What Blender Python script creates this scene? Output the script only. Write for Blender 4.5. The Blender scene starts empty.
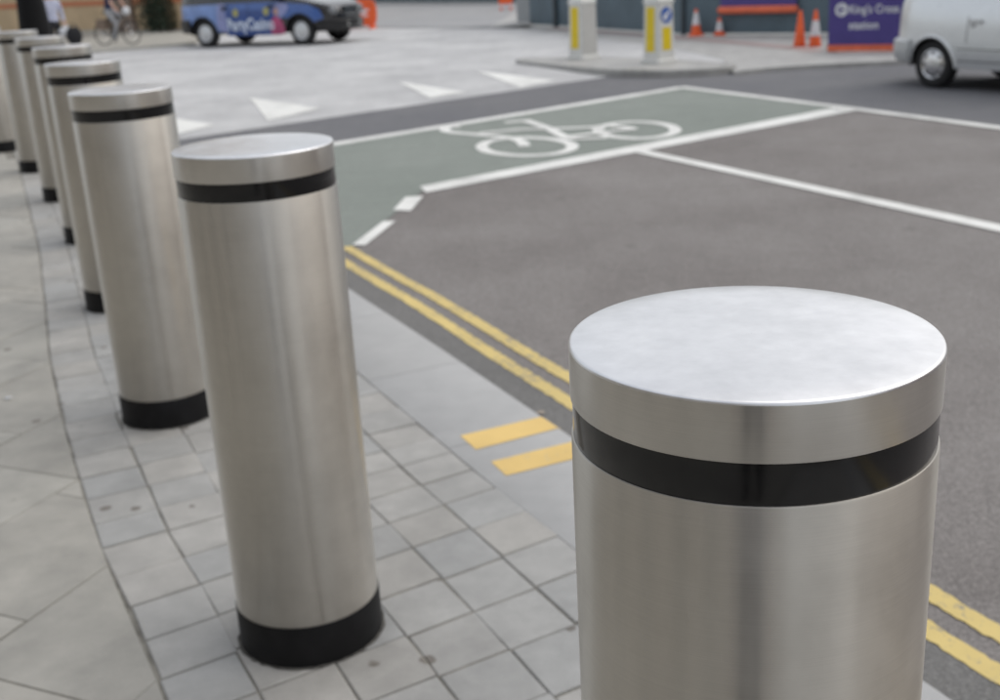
import bpy, bmesh, math, random
from mathutils import Vector, Matrix
import numpy as np
R = math.radians
random.seed(7)
scene = bpy.context.scene
col = scene.collection

# ------------------------------------------------------------------ camera
PITCH, ROLL, CAM_H = R(18.727), R(-3.274), 1.802
cp, sp, cr, sr = math.cos(PITCH), math.sin(PITCH), math.cos(ROLL), math.sin(ROLL)
fwd = Vector((0, cp, -sp)); up0 = Vector((0, sp, cp)); rt0 = Vector((1, 0, 0))
rt = cr * rt0 + sr * up0; up = -sr * rt0 + cr * up0
cd = bpy.data.cameras.new('camera'); cam = bpy.data.objects.new('camera', cd); col.objects.link(cam)
m = Matrix((rt, up, -fwd)).transposed().to_4x4(); m.translation = Vector((0, 0, CAM_H)); cam.matrix_world = m
cd.sensor_width = 36; cd.sensor_fit = 'HORIZONTAL'; cd.lens = 41.21
cd.clip_start = 0.02; cd.clip_end = 2000
cd.dof.use_dof = True; cd.dof.focus_distance = 1.13; cd.dof.aperture_fstop = 6.9; cd.dof.aperture_blades = 0
scene.camera = cam

# ------------------------------------------------------------------ sky, sun, exposure
SUN_EL, SUN_AZ = 52, 72          # degrees; azimuth clockwise from +Y
w = bpy.data.worlds.new('World'); scene.world = w; w.use_nodes = True
nt = w.node_tree; nt.nodes.clear()
sky = nt.nodes.new('ShaderNodeTexSky'); sky.sky_type = 'NISHITA'; sky.sun_disc = False
sky.sun_elevation = R(SUN_EL); sky.sun_rotation = R(SUN_AZ); sky.air_density = 1.0; sky.dust_density = 6.0; sky.ozone_density = 1.0
hs = nt.nodes.new('ShaderNodeHueSaturation'); hs.inputs['Saturation'].default_value = 0.75; hs.inputs['Value'].default_value = 2.4
bg = nt.nodes.new('ShaderNodeBackground'); bg.inputs['Strength'].default_value = 0.15
wo = nt.nodes.new('ShaderNodeOutputWorld')
gm = nt.nodes.new('ShaderNodeGamma'); gm.inputs['Gamma'].default_value = 0.28     # cloud cover evens the sky out
nt.links.new(sky.outputs[0], gm.inputs['Color']); nt.links.new(gm.outputs[0], hs.inputs['Color']); nt.links.new(hs.outputs[0], bg.inputs[0]); nt.links.new(bg.outputs[0], wo.inputs[0])
sd = bpy.data.lights.new('sun', 'SUN'); sd.energy = 0.5; sd.angle = R(60); sd.color = (1.0, 0.97, 0.93)
sun = bpy.data.objects.new('sun', sd); col.objects.link(sun)
a, e = R(SUN_AZ), R(SUN_EL)
sdir = Vector((math.sin(a) * math.cos(e), math.cos(a) * math.cos(e), math.sin(e)))
sun.rotation_euler = sdir.to_track_quat('Z', 'Y').to_euler(); sun.location = (0, -5, 20)
vs = scene.view_settings; vs.view_transform = 'Standard'; vs.look = 'None'; vs.gamma = 1; vs.exposure = 0.68; vs.use_curve_mapping = False
scene.cycles.use_denoising = True
scene.cycles.max_bounces = 8; scene.cycles.sample_clamp_indirect = 6

# ------------------------------------------------------------------ material helpers
class NT:
    def __init__(s, name):
        s.m = bpy.data.materials.new(name); s.m.use_nodes = True; s.t = s.m.node_tree
        s.b = s.t.nodes['Principled BSDF']; s.tc = s.n('ShaderNodeTexCoord')
    def n(s, ty, **kw):
        x = s.t.nodes.new(ty)
        for k, v in kw.items(): setattr(x, k, v)
        return x
    def l(s, a, b): s.t.links.new(a, b)
    def setb(s, **kw):
        for k, v in kw.items():
            s.b.inputs[k.replace('_', ' ')].default_value = v
    def noise(s, scale, detail=4, rough=.55, coord='Object', stretch=None, off=None):
        t = s.n('ShaderNodeTexNoise'); t.inputs['Scale'].default_value = scale; t.inputs['Detail'].default_value = detail; t.inputs['Roughness'].default_value = rough
        src = s.tc.outputs[coord] if coord != 'World' else s.n('ShaderNodeNewGeometry').outputs['Position']
        if stretch or off:
            mp = s.n('ShaderNodeMapping')
            if stretch: mp.inputs['Scale'].default_value = stretch
            if off: mp.inputs['Location'].default_value = off
            s.l(src, mp.inputs[0]); src = mp.outputs[0]
        s.l(src, t.inputs['Vector']); return t.outputs['Fac']
    def ramp(s, fac, stops, interp='LINEAR'):
        r = s.n('ShaderNodeValToRGB'); r.color_ramp.interpolation = interp
        el = r.color_ramp.elements
        while len(el) < len(stops): el.new(.5)
        for i, (p, c) in enumerate(stops):
            el[i].position = p; el[i].color = (c if len(c) == 4 else (*c, 1)) if hasattr(c, '__len__') else (c, c, c, 1)
        s.l(fac, r.inputs[0]); return r.outputs[0]
    def mix(s, fac, a, b, mode='MIX'):
        x = s.n('ShaderNodeMix', data_type='RGBA', blend_type=mode)
        for v, i in ((fac, 0), (a, 6), (b, 7)):
            if hasattr(v, 'is_output'): s.l(v, x.inputs[i])
            else: x.inputs[i].default_value = v if not hasattr(v, '__len__') else (*v[:3], 1)
        return x.outputs[2]
    def math(s, op, a, b=None):
        x = s.n('ShaderNodeMath', operation=op)
        for v, i in ((a, 0), (b, 1)):
            if v is None: continue
            if hasattr(v, 'is_output'): s.l(v, x.inputs[i])
            else: x.inputs[i].default_value = v
        return x.outputs[0]
    def rnd(s): return s.n('ShaderNodeObjectInfo').outputs['Random']
    def bump(s, h, strength, dist=.01):
        b = s.n('ShaderNodeBump'); b.inputs['Strength'].default_value = strength; b.inputs['Distance'].default_value = dist
        s.l(h, b.inputs['Height']); s.l(b.outputs[0], s.b.inputs['Normal'])
    def col(s, c): s.l(c, s.b.inputs['Base Color'])
    def rough(s, r): s.l(r, s.b.inputs['Roughness'])

def plain(name, c, rough=.5, metal=0., var=.12, scale=6., spec=.5, coat=0.):
    """one colour with mild uneven wear"""
    k = NT(name); f = k.noise(scale, 5)
    k.col(k.mix(k.ramp(f, [(.3, 0), (.7, 1)]), tuple(v * (1 - var) for v in c), tuple(min(1, v * (1 + var)) for v in c)))
    k.setb(Metallic=metal, Roughness=rough); k.b.inputs['Specular IOR Level'].default_value = spec
    k.b.inputs['Coat Weight'].default_value = coat
    k.rough(k.math('ADD', k.math('MULTIPLY', k.noise(scale * 3, 3), .15), rough - .07))
    return k.m

def stone(name, c, c2, spots=.0, rvar=.2, grain=.14, cloud=1.):
    """paving stone: tint per piece, cloudy staining, fine grain, dark spots of old gum"""
    k = NT(name)
    oi = k.n('ShaderNodeObjectInfo'); rnd = oi.outputs['Random']
    base = k.mix(k.ramp(rnd, [(0, 0), (1, 1)]), c, c2)
    br = k.math('ADD', k.math('MULTIPLY', k.math('FRACT', k.math('MULTIPLY', rnd, 7.31)), rvar), 1 - rvar / 2)
    mul = k.n('ShaderNodeVectorMath', operation='SCALE'); k.l(base, mul.inputs[0]); k.l(br, mul.inputs['Scale'])
    cl = k.noise(3.2, 6, .6, 'World')
    cl2 = k.noise(11, 5, .6, 'World', stretch=(1, 1.1, 1))
    b2 = k.mix(1.0, mul.outputs[0], k.ramp(cl, [(.28, 1 - .17 * cloud), (.72, 1 + .12 * cloud)]), 'MULTIPLY')
    b2 = k.mix(1.0, b2, k.ramp(cl2, [(.3, 1 - .08 * cloud), (.7, 1 + .07 * cloud)]), 'MULTIPLY')
    st = k.noise(1.3, 5, .7, 'World', off=(3, 8, 0)); b2 = k.mix(1.0, b2, k.ramp(st, [(.36, 1 - .13 * cloud), (.52, 1.0)]), 'MULTIPLY')
    g = k.noise(420, 2, .7, 'World')
    b2 = k.mix(1.0, b2, k.ramp(g, [(.3, 1 - grain), (.7, 1 + grain * .7)]), 'MULTIPLY')
    if spots:
        vo = k.n('ShaderNodeTexVoronoi'); vo.inputs['Scale'].default_value = 5.5; k.l(k.n('ShaderNodeNewGeometry').outputs['Position'], vo.inputs['Vector'])
        dd = k.math('ADD', vo.outputs['Distance'], k.math('MULTIPLY', k.noise(45, 3, .55, 'World'), .09))
        pick = k.n('ShaderNodeSeparateColor'); k.l(vo.outputs['Color'], pick.inputs[0])
        few = k.ramp(pick.outputs[0], [(.52, 0), (.54, 1)], 'CONSTANT')
        sz = k.math('ADD', k.math('MULTIPLY', pick.outputs[1], .10), .065)
        inside = k.ramp(k.math('SUBTRACT', dd, sz), [(.0, 1), (.035, 0)])
        b2 = k.mix(k.math('MULTIPLY', k.math('MULTIPLY', inside, few), spots), b2, (.12, .10, .08))
    k.col(b2); k.setb(Roughness=.62)
    k.rough(k.ramp(cl, [(.3, .5), (.7, .72)]))
    k.bump(k.math('ADD', k.math('MULTIPLY', cl2, .6), k.math('MULTIPLY', g, .3)), .35, .004)
    return k.m

def asphalt(name, c, c2, agg=.35, scale=260, mot=.07):
    k = NT(name)
    big = k.noise(.55, 6, .62); mid = k.noise(4.5, 6, .65)
    b = k.mix(k.ramp(big, [(.34, 0), (.66, 1)]), c, c2)
    b = k.mix(1.0, b, k.ramp(mid, [(.25, 1 - mot), (.75, 1 + mot)]), 'MULTIPLY')
    v = k.n('ShaderNodeTexVoronoi'); v.inputs['Scale'].default_value = scale * .55; k.l(k.tc.outputs['Object'], v.inputs['Vector'])
    sc = k.n('ShaderNodeSeparateColor'); k.l(v.outputs['Color'], sc.inputs[0])
    b = k.mix(1.0, b, k.ramp(sc.outputs[0], [(0, 1 - agg), (.8, 1 + agg * .4), (1, 1 + agg * 1.3)]), 'MULTIPLY')
    # old dark spots
    vo = k.n('ShaderNodeTexVoronoi'); vo.inputs['Scale'].default_value = 1.7; k.l(k.tc.outputs['Object'], vo.inputs['Vector'])
    pk = k.n('ShaderNodeSeparateColor'); k.l(vo.outputs['Color'], pk.inputs[0])
    dd = k.math('ADD', vo.outputs['Distance'], k.math('MULTIPLY', k.noise(18, 4), .12))
    ins = k.ramp(dd, [(.09, 1), (.16, 0)])
    b = k.mix(k.math('MULTIPLY', k.math('MULTIPLY', ins, k.ramp(pk.outputs[0], [(.6, 0), (.62, 1)], 'CONSTANT')), .45), b, tuple(x * .45 for x in c))
    k.col(b); k.setb(Roughness=.85); k.b.inputs['Specular IOR Level'].default_value = .3
    k.bump(v.outputs['Distance'], .5, .004)
    return k.m

def paint(name, c, under, wear=.45, sc=30):
    """road paint, worn through at its edges and in patches"""
    k = NT(name)
    n1 = k.noise(sc, 7, .7); n2 = k.noise(2.2, 4, .6)
    f = k.ramp(k.math('ADD', n1, k.math('MULTIPLY', k.math('SUBTRACT', n2, .5), .5)), [(.28 + wear * .12, 1), (.40 + wear * .12, 0)])
    b = k.mix(1.0, c, k.ramp(n2, [(.3, .86), (.7, 1.08)]), 'MULTIPLY')
    k.col(k.mix(f, b, under)); k.setb(Roughness=.7); k.bump(n1, .2, .003)
    return k.m

ANISO_ROT = .25
def steel(name, c, rough, aniso, brushed=True, smear=0.):
    k = NT(name); k.setb(Metallic=1.0, Roughness=rough)
    k.b.inputs['Anisotropic'].default_value = aniso
    if aniso:
        tg = k.n('ShaderNodeTangent', direction_type='RADIAL', axis='Z'); k.l(tg.outputs[0], k.b.inputs['Tangent']); k.b.inputs['Anisotropic Rotation'].default_value = ANISO_ROT
    soft = k.noise(2.6, 5, .6, stretch=(1, 1, .35)); grime = k.noise(9, 6, .65)
    fine = k.noise(40, 3, .6, stretch=(.25, .25, 26) if brushed else None)
    cc = k.mix(1.0, c, k.ramp(soft, [(.3, .90), (.7, 1.07)]), 'MULTIPLY')
    cc = k.mix(1.0, cc, k.ramp(grime, [(.25, .92), (.6, 1.03)]), 'MULTIPLY')
    cc = k.mix(1.0, cc, k.ramp(fine, [(.3, .955), (.7, 1.035)]), 'MULTIPLY')
    vo = k.n('ShaderNodeTexVoronoi'); vo.inputs['Scale'].default_value = 16; k.l(k.tc.outputs['Object'], vo.inputs['Vector'])
    pk = k.n('ShaderNodeSeparateColor'); k.l(vo.outputs['Color'], pk.inputs[0])
    speck = k.math('MULTIPLY', k.ramp(vo.outputs['Distance'], [(.025, 1), (.05, 0)]), k.ramp(pk.outputs[0], [(.80, 0), (.81, 1)], 'CONSTANT'))
    cc = k.mix(k.math('MULTIPLY', speck, .55), cc, (.16, .14, .11))
    scr = k.noise(70, 2, .5, stretch=(6, 6, .35)); scr2 = k.noise(3, 2)
    scuff = k.math('MULTIPLY', k.ramp(scr, [(.70, 0), (.74, 1)]), k.ramp(scr2, [(.5, 0), (.62, 1)]))
    cc = k.mix(k.math('MULTIPLY', scuff, .12), cc, (.85, .84, .82))
    k.col(cc)
    r = k.math('ADD', k.math('MULTIPLY', soft, .10 + smear), rough - .05 - smear / 2)
    r = k.math('ADD', r, k.math('MULTIPLY', k.math('SUBTRACT', grime, .5), .12 + smear))
    k.rough(k.math('ADD', r, k.math('MULTIPLY', k.math('SUBTRACT', fine, .5), .04)))
    return k.m

M = {}
M['sett'] = stone('granite_sett', (.40, .403, .398), (.43, .418, .395), spots=.75, rvar=.10)
M['slab'] = stone('yorkstone_slab', (.405, .396, .362), (.43, .413, .373), spots=.7, rvar=.14)
M['kerb'] = stone('kerb_granite', (.46, .463, .463), (.475, .475, .47), spots=0, rvar=.05, grain=.16, cloud=.45)
M['contactring'] = plain('dark_contact_ring', (.09, .086, .078), .9, var=.5, scale=40)  # dark tone for the contact line at the bollard foot
M['islandkerb'] = stone('island_kerb', (.36, .355, .34), (.36, .355, .34), spots=0, rvar=0)
M['mortar'] = plain('joint_mortar', (.22, .21, .185), .9, var=.5, scale=9)
M['farpave'] = stone('far_paving', (.46, .455, .44), (.46, .455, .44), spots=.2, rvar=0)
M['footway'] = stone('footway_paving', (.44, .425, .385), (.44, .425, .385), spots=.2, rvar=0)
M['table'] = asphalt('pale_raised_table', (.46, .46, .465), (.62, .62, .62), .08, mot=.10)
M['road'] = asphalt('dark_asphalt', (.16, .162, .175), (.19, .19, .198), .15)
M['lane'] = asphalt('worn_brown_asphalt', (.208, .192, .184), (.272, .256, .247), .27)
M['gutter'] = asphalt('gutter_asphalt', (.175, .173, .168), (.205, .20, .195), .22)
M['farroad'] = asphalt('far_asphalt', (.33, .335, .345), (.38, .38, .385), .1)
M['green'] = asphalt('green_cycle_surface', (.245, .272, .247), (.28, .305, .28), .15)
M['white'] = paint('white_road_paint', (.84, .84, .81), (.5, .5, .48), .1)
M['yellow'] = paint('yellow_road_paint', (.72, .56, .215), (.32, .29, .235), .42)
M['blip'] = paint('kerb_yellow_paint', (.82, .58, .21), (.6, .5, .33), .05)
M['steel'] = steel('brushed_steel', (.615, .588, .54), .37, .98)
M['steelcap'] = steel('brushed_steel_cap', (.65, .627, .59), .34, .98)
M['steeltop'] = steel('skylit_satin_steel_top', (.87, .875, .89), .36, 0, brushed=False, smear=.08)  # steel colour lifted for the sky's brightness on the flat top and rim
M['black'] = plain('black_band', (.005, .005, .006), .14, var=.2, spec=.45)
M['blackbase'] = plain('black_base_rubber', (.009, .009, .010), .5, var=.3, scale=14, spec=.2)
M['blackpaint'] = plain('black_paint', (.012, .012, .013), .35)
M['column'] = plain('black_column_paint', (.010, .010, .011), .6, spec=.15)
M['tyre'] = plain('tyre_rubber', (.018, .018, .019), .75, var=.25)
M['chrome'] = plain('hubcap_metal', (.75, .75, .76), .2, 1.0, var=.08)
M['hubcap'] = plain('hubcap_paint', (.62, .63, .64), .35, .6)
M['silver'] = plain('silver_car_paint', (.78, .80, .81), .30, .55, var=.02, coat=.8)
M['silvertrim'] = plain('silver_bumper', (.62, .635, .64), .4, .4, var=.05)
M['gapgrey'] = plain('door_gap_grey', (.14, .145, .15), .6)
M['carblack'] = plain('black_car_paint', (.02, .02, .023), .2, var=.1, coat=.8)
M['carblue'] = plain('blue_livery', (.05, .12, .36), .28, var=.06, coat=.5)
M['carblue2'] = plain('deep_blue_livery', (.025, .07, .26), .28, var=.15, coat=.5)
M['carpale'] = plain('pale_blue_livery', (.17, .27, .55), .28, var=.2, scale=3, coat=.5)
M['lilac'] = plain('lilac_livery', (.28, .31, .55), .3, var=.08)
M['pink'] = plain('pink_livery', (.42, .07, .17), .35, var=.2)
M['skinprint'] = plain('printed_skin', (.50, .30, .24), .4)
M['chip'] = plain('yellow_livery', (.40, .38, .13), .35)
M['whiteprint'] = plain('white_print', (.78, .80, .82), .4, var=.05)
M['lettering'] = plain('pale_lettering', (.66, .74, .88), .4, var=.05)
M['glass'] = NT('window_glass').m
g = M['glass'].node_tree.nodes['Principled BSDF']; g.inputs['Base Color'].default_value = (.03, .045, .04, 1); g.inputs['Roughness'].default_value = .05
M['plate'] = plain('number_plate', (.7, .7, .68), .4)
M['redlens'] = plain('red_lens', (.5, .03, .03), .2)
M['lens'] = plain('clear_lens', (.22, .23, .24), .12, .3)
M['orange'] = plain('orange_plastic', (.85, .13, .03), .5, var=.12)
M['sleeve'] = plain('white_sleeve', (.72, .72, .74), .5)
M['signpurple'] = plain('purple_board', (.075, .055, .24), .45, var=.06)
M['signorange'] = plain('orange_board', (.80, .17, .08), .5)
M['hoard'] = plain('slate_hoarding', (.10, .145, .175), .55, var=.12, scale=2.)
M['hoardlight'] = plain('pale_hoarding_return', (.30, .32, .33), .6)
M['hoardpost'] = plain('hoarding_post', (.04, .055, .065), .55)
M['bolwhite'] = plain('white_moulding', (.70, .70, .67), .4, var=.05)
M['bolgrey'] = plain('grey_side_moulding', (.55, .545, .52), .45, var=.05)
M['bolyellow'] = plain('yellow_reflector', (.78, .58, .01), .35, var=.06)
M['roundel'] = plain('blue_roundel', (.03, .11, .42), .35)
M['red'] = stone('red_tactile', (.44, .34, .325), (.45, .335, .32), 0, .05)
M['skin'] = plain('skin', (.55, .33, .25), .5)
M['hair'] = plain('brown_hair', (.05, .03, .02), .6)
M['trousers'] = plain('black_cloth', (.015, .015, .018), .85)
M['navy'] = plain('navy_cloth', (.02, .03, .08), .85)
M['greycloth'] = plain('grey_cloth', (.33, .34, .36), .85)
M['bagwhite'] = plain('white_bag', (.70, .72, .75), .5)
M['shoe'] = plain('shoe', (.03, .028, .026), .6)
M['leafbit'] = plain('dry_leaf', (.42, .36, .30), .7)
M['brownwood'] = plain('brown_pier', (.21, .155, .12), .8, var=.2)
def stripes():
    k = NT('striped_shirt'); wv = k.n('ShaderNodeTexWave', bands_direction='Z'); wv.inputs['Scale'].default_value = 9
    k.l(k.tc.outputs['Object'], wv.inputs['Vector']); k.col(k.ramp(wv.outputs['Fac'], [(.4, (.75, .75, .8)), (.6, (.22, .26, .46))])); k.setb(Roughness=.85); return k.m
M['stripes'] = stripes()
def brick(name, c1, c2, mortar, scale=4.2):
    k = NT(name); mp = k.n('ShaderNodeMapping'); k.l(k.tc.outputs['Object'], mp.inputs[0]); mp.inputs['Rotation'].default_value = (R(90), 0, 0)
    bt = k.n('ShaderNodeTexBrick'); k.l(mp.outputs[0], bt.inputs['Vector']); bt.inputs['Scale'].default_value = scale
    bt.inputs['Color1'].default_value = (*c1, 1); bt.inputs['Color2'].default_value = (*c2, 1); bt.inputs['Mortar'].default_value = (*mortar, 1); bt.inputs['Mortar Size'].default_value = .016
    k.col(k.mix(1.0, bt.outputs['Color'], k.ramp(k.noise(.8, 5), [(.3, .85), (.7, 1.12)]), 'MULTIPLY')); k.setb(Roughness=.85); k.bump(bt.outputs['Fac'], .3, .01); return k.m
M['stock'] = brick('stock_brick', (.60, .44, .265), (.53, .385, .23), (.52, .43, .31))
M['redbrick'] = brick('red_brick', (.26, .10, .06), (.20, .08, .05), (.28, .24, .2))
M['darkbrick'] = brick('brown_brick', (.36, .33, .29), (.30, .275, .24), (.34, .32, .29))
M['band'] = plain('orange_brick_band', (.52, .20, .10), .8)
M['sill'] = plain('stone_sill', (.45, .43, .39), .7)

# ------------------------------------------------------------------ geometry helpers
def link(o, parent=None):
    col.objects.link(o)
    if parent is not None: o.parent = parent
    return o
def mesh(name, v, f, mat, parent=None, smooth=None, loc=None):
    me = bpy.data.meshes.new(name); me.from_pydata([tuple(p) for p in v], [], f); me.update()
    bm = bmesh.new(); bm.from_mesh(me); bmesh.ops.recalc_face_normals(bm, faces=bm.faces); bm.to_mesh(me); bm.free()
    if mat is not None: me.materials.append(mat if not isinstance(mat, str) else M[mat])
    if smooth is not None:
        for p in me.polygons: p.use_smooth = True
        if smooth < 180: me.set_sharp_from_angle(angle=R(smooth))
    o = bpy.data.objects.new(name, me)
    if loc: o.location = loc
    return link(o, parent)
def empty(name, loc=(0, 0, 0), rz=0, parent=None, scale=1):
    o = bpy.data.objects.new(name, None); o.location = loc; o.rotation_euler = (0, 0, rz); o.scale = (scale,) * 3; o.empty_display_size = .1
    return link(o, parent)
def tag(o, label=None, cat=None, group=None, kind=None):
    for k, v in (('label', label), ('category', cat), ('group', group), ('kind', kind)):
        if v: o[k] = v
    return o
class MB:
    def __init__(s): s.v = []; s.f = []
    def add(s, v, f):
        n = len(s.v); s.v += [tuple(p) for p in v]; s.f += [tuple(i + n for i in q) for q in f]; return s
    def box(s, c, d, rz=0, taper=1.):
        x, y, z = (t / 2 for t in d); ca, sa = math.cos(rz), math.sin(rz); P = []
        for k in (-1, 1):
            t = taper if k > 0 else 1
            for i, j in ((-1, -1), (1, -1), (1, 1), (-1, 1)):
                px, py = i * x * t, j * y * t; P.append((c[0] + px * ca - py * sa, c[1] + px * sa + py * ca, c[2] + k * z))
        return s.add(P, [(3, 2, 1, 0), (4, 5, 6, 7), (0, 1, 5, 4), (1, 2, 6, 5), (2, 3, 7, 6), (3, 0, 4, 7)])
    def lathe(s, prof, seg=32, c=(0, 0, 0), axis='z', cap=True):
        P = []; F = []; n = len(prof)
        for i in range(seg):
            t = 2 * math.pi * i / seg
            for r, z in prof:
                x, y = r * math.cos(t), r * math.sin(t)
                p = (x, y, z) if axis == 'z' else ((x, z, y) if axis == 'y' else (z, x, y))
                P.append((p[0] + c[0], p[1] + c[1], p[2] + c[2]))
        for i in range(seg):
            j = (i + 1) % seg
            for k in range(n - 1): F.append((i * n + k, j * n + k, j * n + k + 1, i * n + k + 1))
        if cap:
            F.append(tuple(i * n for i in range(seg))[::-1]); F.append(tuple(i * n + n - 1 for i in range(seg)))
        return s.add(P, F)
    def tube(s, pts, r, seg=8):
        pts = [Vector(p) for p in pts]; rr = r if hasattr(r, '__len__') else [r] * len(pts); P = []; F = []
        for i, p in enumerate(pts):
            d = (pts[min(i + 1, len(pts) - 1)] - pts[max(i - 1, 0)]).normalized()
            a = d.orthogonal().normalized() if i == 0 else (pa - d * pa.dot(d)).normalized(); pa = a; b = d.cross(a)
            for k in range(seg):
                t = 2 * math.pi * k / seg; P.append(p + (a * math.cos(t) + b * math.sin(t)) * rr[i])
        for i in range(len(pts) - 1):
            for k in range(seg):
                l = (k + 1) % seg; F.append((i * seg + k, i * seg + l, (i + 1) * seg + l, (i + 1) * seg + k))
        F.append(tuple(range(seg))[::-1]); F.append(tuple(range((len(pts) - 1) * seg, len(pts) * seg)))
        return s.add(P, F)
    def prism(s, poly, z0, z1):
        n = len(poly); P = [(x, y, z0) for x, y in poly] + [(x, y, z1) for x, y in poly]
        F = [tuple(range(n))[::-1], tuple(range(n, 2 * n))] + [(i, (i + 1) % n, n + (i + 1) % n, n + i) for i in range(n)]
        return s.add(P, F)
    def build(s, name, mat, parent=None, smooth=None, loc=None): return mesh(name, s.v, s.f, mat, parent, smooth, loc)

def copy_tree(o, parent=None):
    c = o.copy(); col.objects.link(c); c.parent = parent
    for ch in list(o.children): copy_tree(ch, c)
    return c
UD = np.array([-.415, .91]); UD = UD / np.linalg.norm(UD); ND = np.array([UD[1], -UD[0]])
def nu(n, u):                       # n: across, from the footway towards the road; u: along the kerb
    p = n * ND + u * UD; return (float(p[0]), float(p[1]))
def lerp_tab(tab, x):
    return float(np.interp(x, [t[0] for t in tab], [t[1] for t in tab]))
def sheet(name, poly, z, mat, parent=None):
    return mesh(name, [(x, y, z) for x, y in poly], [tuple(range(len(poly)))], mat, parent)
def stroke(pts, wd, z, closed=False, mb=None):
    mb = mb or MB(); P = [Vector((p[0], p[1])) for p in pts]; n = len(P); V = []; F = []
    for i in range(n):
        a = P[(i - 1) % n] if closed or i else P[i]; b = P[(i + 1) % n] if closed or i < n - 1 else P[i]
        d = (b - a).normalized(); q = Vector((-d.y, d.x)) * wd / 2
        V += [(*(P[i] + q), z), (*(P[i] - q), z)]
    for i in range(n if closed else n - 1):
        j = (i + 1) % n; F.append((2 * i, 2 * i + 1, 2 * j + 1, 2 * j))
    return mb.add(V, F)
def smooth_poly(pts, k=6, closed=False):
    out = []; n = len(pts)
    rng = range(n if closed else n - 1)
    for i in rng:
        p = [np.array(pts[(i + d) % n] if closed else pts[min(max(i + d, 0), n - 1)], float) for d in (-1, 0, 1, 2)]
        for t in np.arange(k) / k:
            out.append(tuple(.5 * ((2 * p[1]) + (-p[0] + p[2]) * t + (2 * p[0] - 5 * p[1] + 4 * p[2] - p[3]) * t * t + (-p[0] + 3 * p[1] - 3 * p[2] + p[3]) * t ** 3)))
    if not closed: out.append(tuple(pts[-1]))
    return out

# ------------------------------------------------------------------ the ground
RZ = -.14                                    # road level; the footway is at 0
S = 1.4
A_TAB = [(-3, .20), (0, .185), (2, .163), (2.35, .15), (2.7, .130), (3.04, .132), (3.65, .138), (4.26, .156), (5.2, .214), (6.3, .28), (9.3, .381), (14, .5)]
P_TAB = [(-3, 1.12), (1.65, 1.115), (2.16, 1.10), (2.5, 1.085), (3.4, 1.073), (4.6, 1.068), (6, 1.09), (9.3, 1.17), (14, 1.28)]
K_TAB = [(-3, 1.42), (1.65, 1.42), (2.5, 1.425), (3.6, 1.418), (4.6, 1.398), (6, 1.41), (9.3, 1.49), (14, 1.6)]
An = lambda u: lerp_tab(A_TAB, u / S) * S
Pn = lambda u: lerp_tab(P_TAB, u / S) * S
Kn = lambda u: lerp_tab(K_TAB, u / S) * S
tag(sheet('ground', [(-900, -300), (900, -300), (900, 1500), (-900, 1500)], RZ - .03, 'road'), kind='structure')
road = tag(sheet('road', [nu(1.8, -60), nu(45, -60), nu(45, 40), nu(1.8, 40)], RZ, 'road'), kind='structure')
# worn brownish lanes this side of the stop line
stop0, stop1 = (-.62, 10.38), (4.40, 14.11)
sheet('lane_surface', [nu(2.2, -40), nu(9.95, -40), (4.42, 14.1), (-.60, 10.36), (-.74, 9.8), (-1.0, 8.3), nu(2.2, 8.0)], RZ + .004, 'lane', road)
mb = MB()
us = [-4 + .7 * i for i in range(26)]
for i in range(len(us) - 1):
    u0, u1 = us[i], us[i + 1]
    mb.add([(*nu(Kn(u0) - .02, u0), RZ + .006), (*nu(2.275, u0), RZ + .006), (*nu(2.275, u1), RZ + .006), (*nu(Kn(u1) - .02, u1), RZ + .006)], [(0, 1, 2, 3)])
mb.build('gutter_strip', 'gutter', road)
sheet('cycle_box_surface', [(-.60, 10.36), (4.42, 14.1), (2.95, 17.5), (-2.4, 13.21), nu(2.0, 14.2), nu(2.0, 10), nu(2.0, 8.0), nu(2.42, 8.0), (-1.0, 8.3), (-.74, 9.8)], RZ + .009, 'green', road)
def marking(name, poly, mat='white', z=RZ + .0115): return sheet(name, poly, z, mat, road)
marking('stop_line', [(-.585, 10.23), (4.53, 13.98), (4.27, 14.25), (-.655, 10.55)])
stroke([(-2.4, 13.14), (0.19, 15.20), (2.95, 17.45)], .22, RZ + .0125).build('cycle_box_front_line', 'white', road)
stroke([(2.93, 17.5), (4.50, 14.0), (5.36, 11.98), (11.0, -1.0)], .16, RZ + .0145).build('centre_line', 'white', road)
marking('lane_line', [(1.50, 11.78), (1.63, 11.87), (3.55, 7.80), (6.6, 1.0), (6.46, .94), (3.43, 7.66)])
marking('dash', [(-.83, 9.53), (-.76, 10.07), (-.60, 10.07), (-.68, 9.44)])
marking('dash', [(-1.05, 8.32), (-.88, 9.10), (-.78, 9.08), (-.95, 8.29)])
for n0, n1 in ((2.272, 2.350), (2.430, 2.508)):
    mb = MB(); N = 500; ra = [random.uniform(-1, 1) for _ in range(N + 1)]; rb = [random.uniform(-1, 1) for _ in range(N + 1)]
    off = lambda u: .004 * math.sin(u * 3 + n0) - max(0, u - 6.5) * .022
    for i in range(N):
        ua, ub = -4 + i * .025, -4 + (i + 1) * .025; rg = .0055
        mb.add([(*nu(n0 + off(ua) + ra[i] * rg, ua), RZ + .0085), (*nu(n1 + off(ua) + rb[i] * rg, ua), RZ + .0085), (*nu(n1 + off(ub) + rb[i + 1] * rg, ub), RZ + .0085), (*nu(n0 + off(ub) + ra[i + 1] * rg, ub), RZ + .0085)], [(0, 1, 2, 3)])
    mb.build('yellow_line', 'yellow', road)
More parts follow.
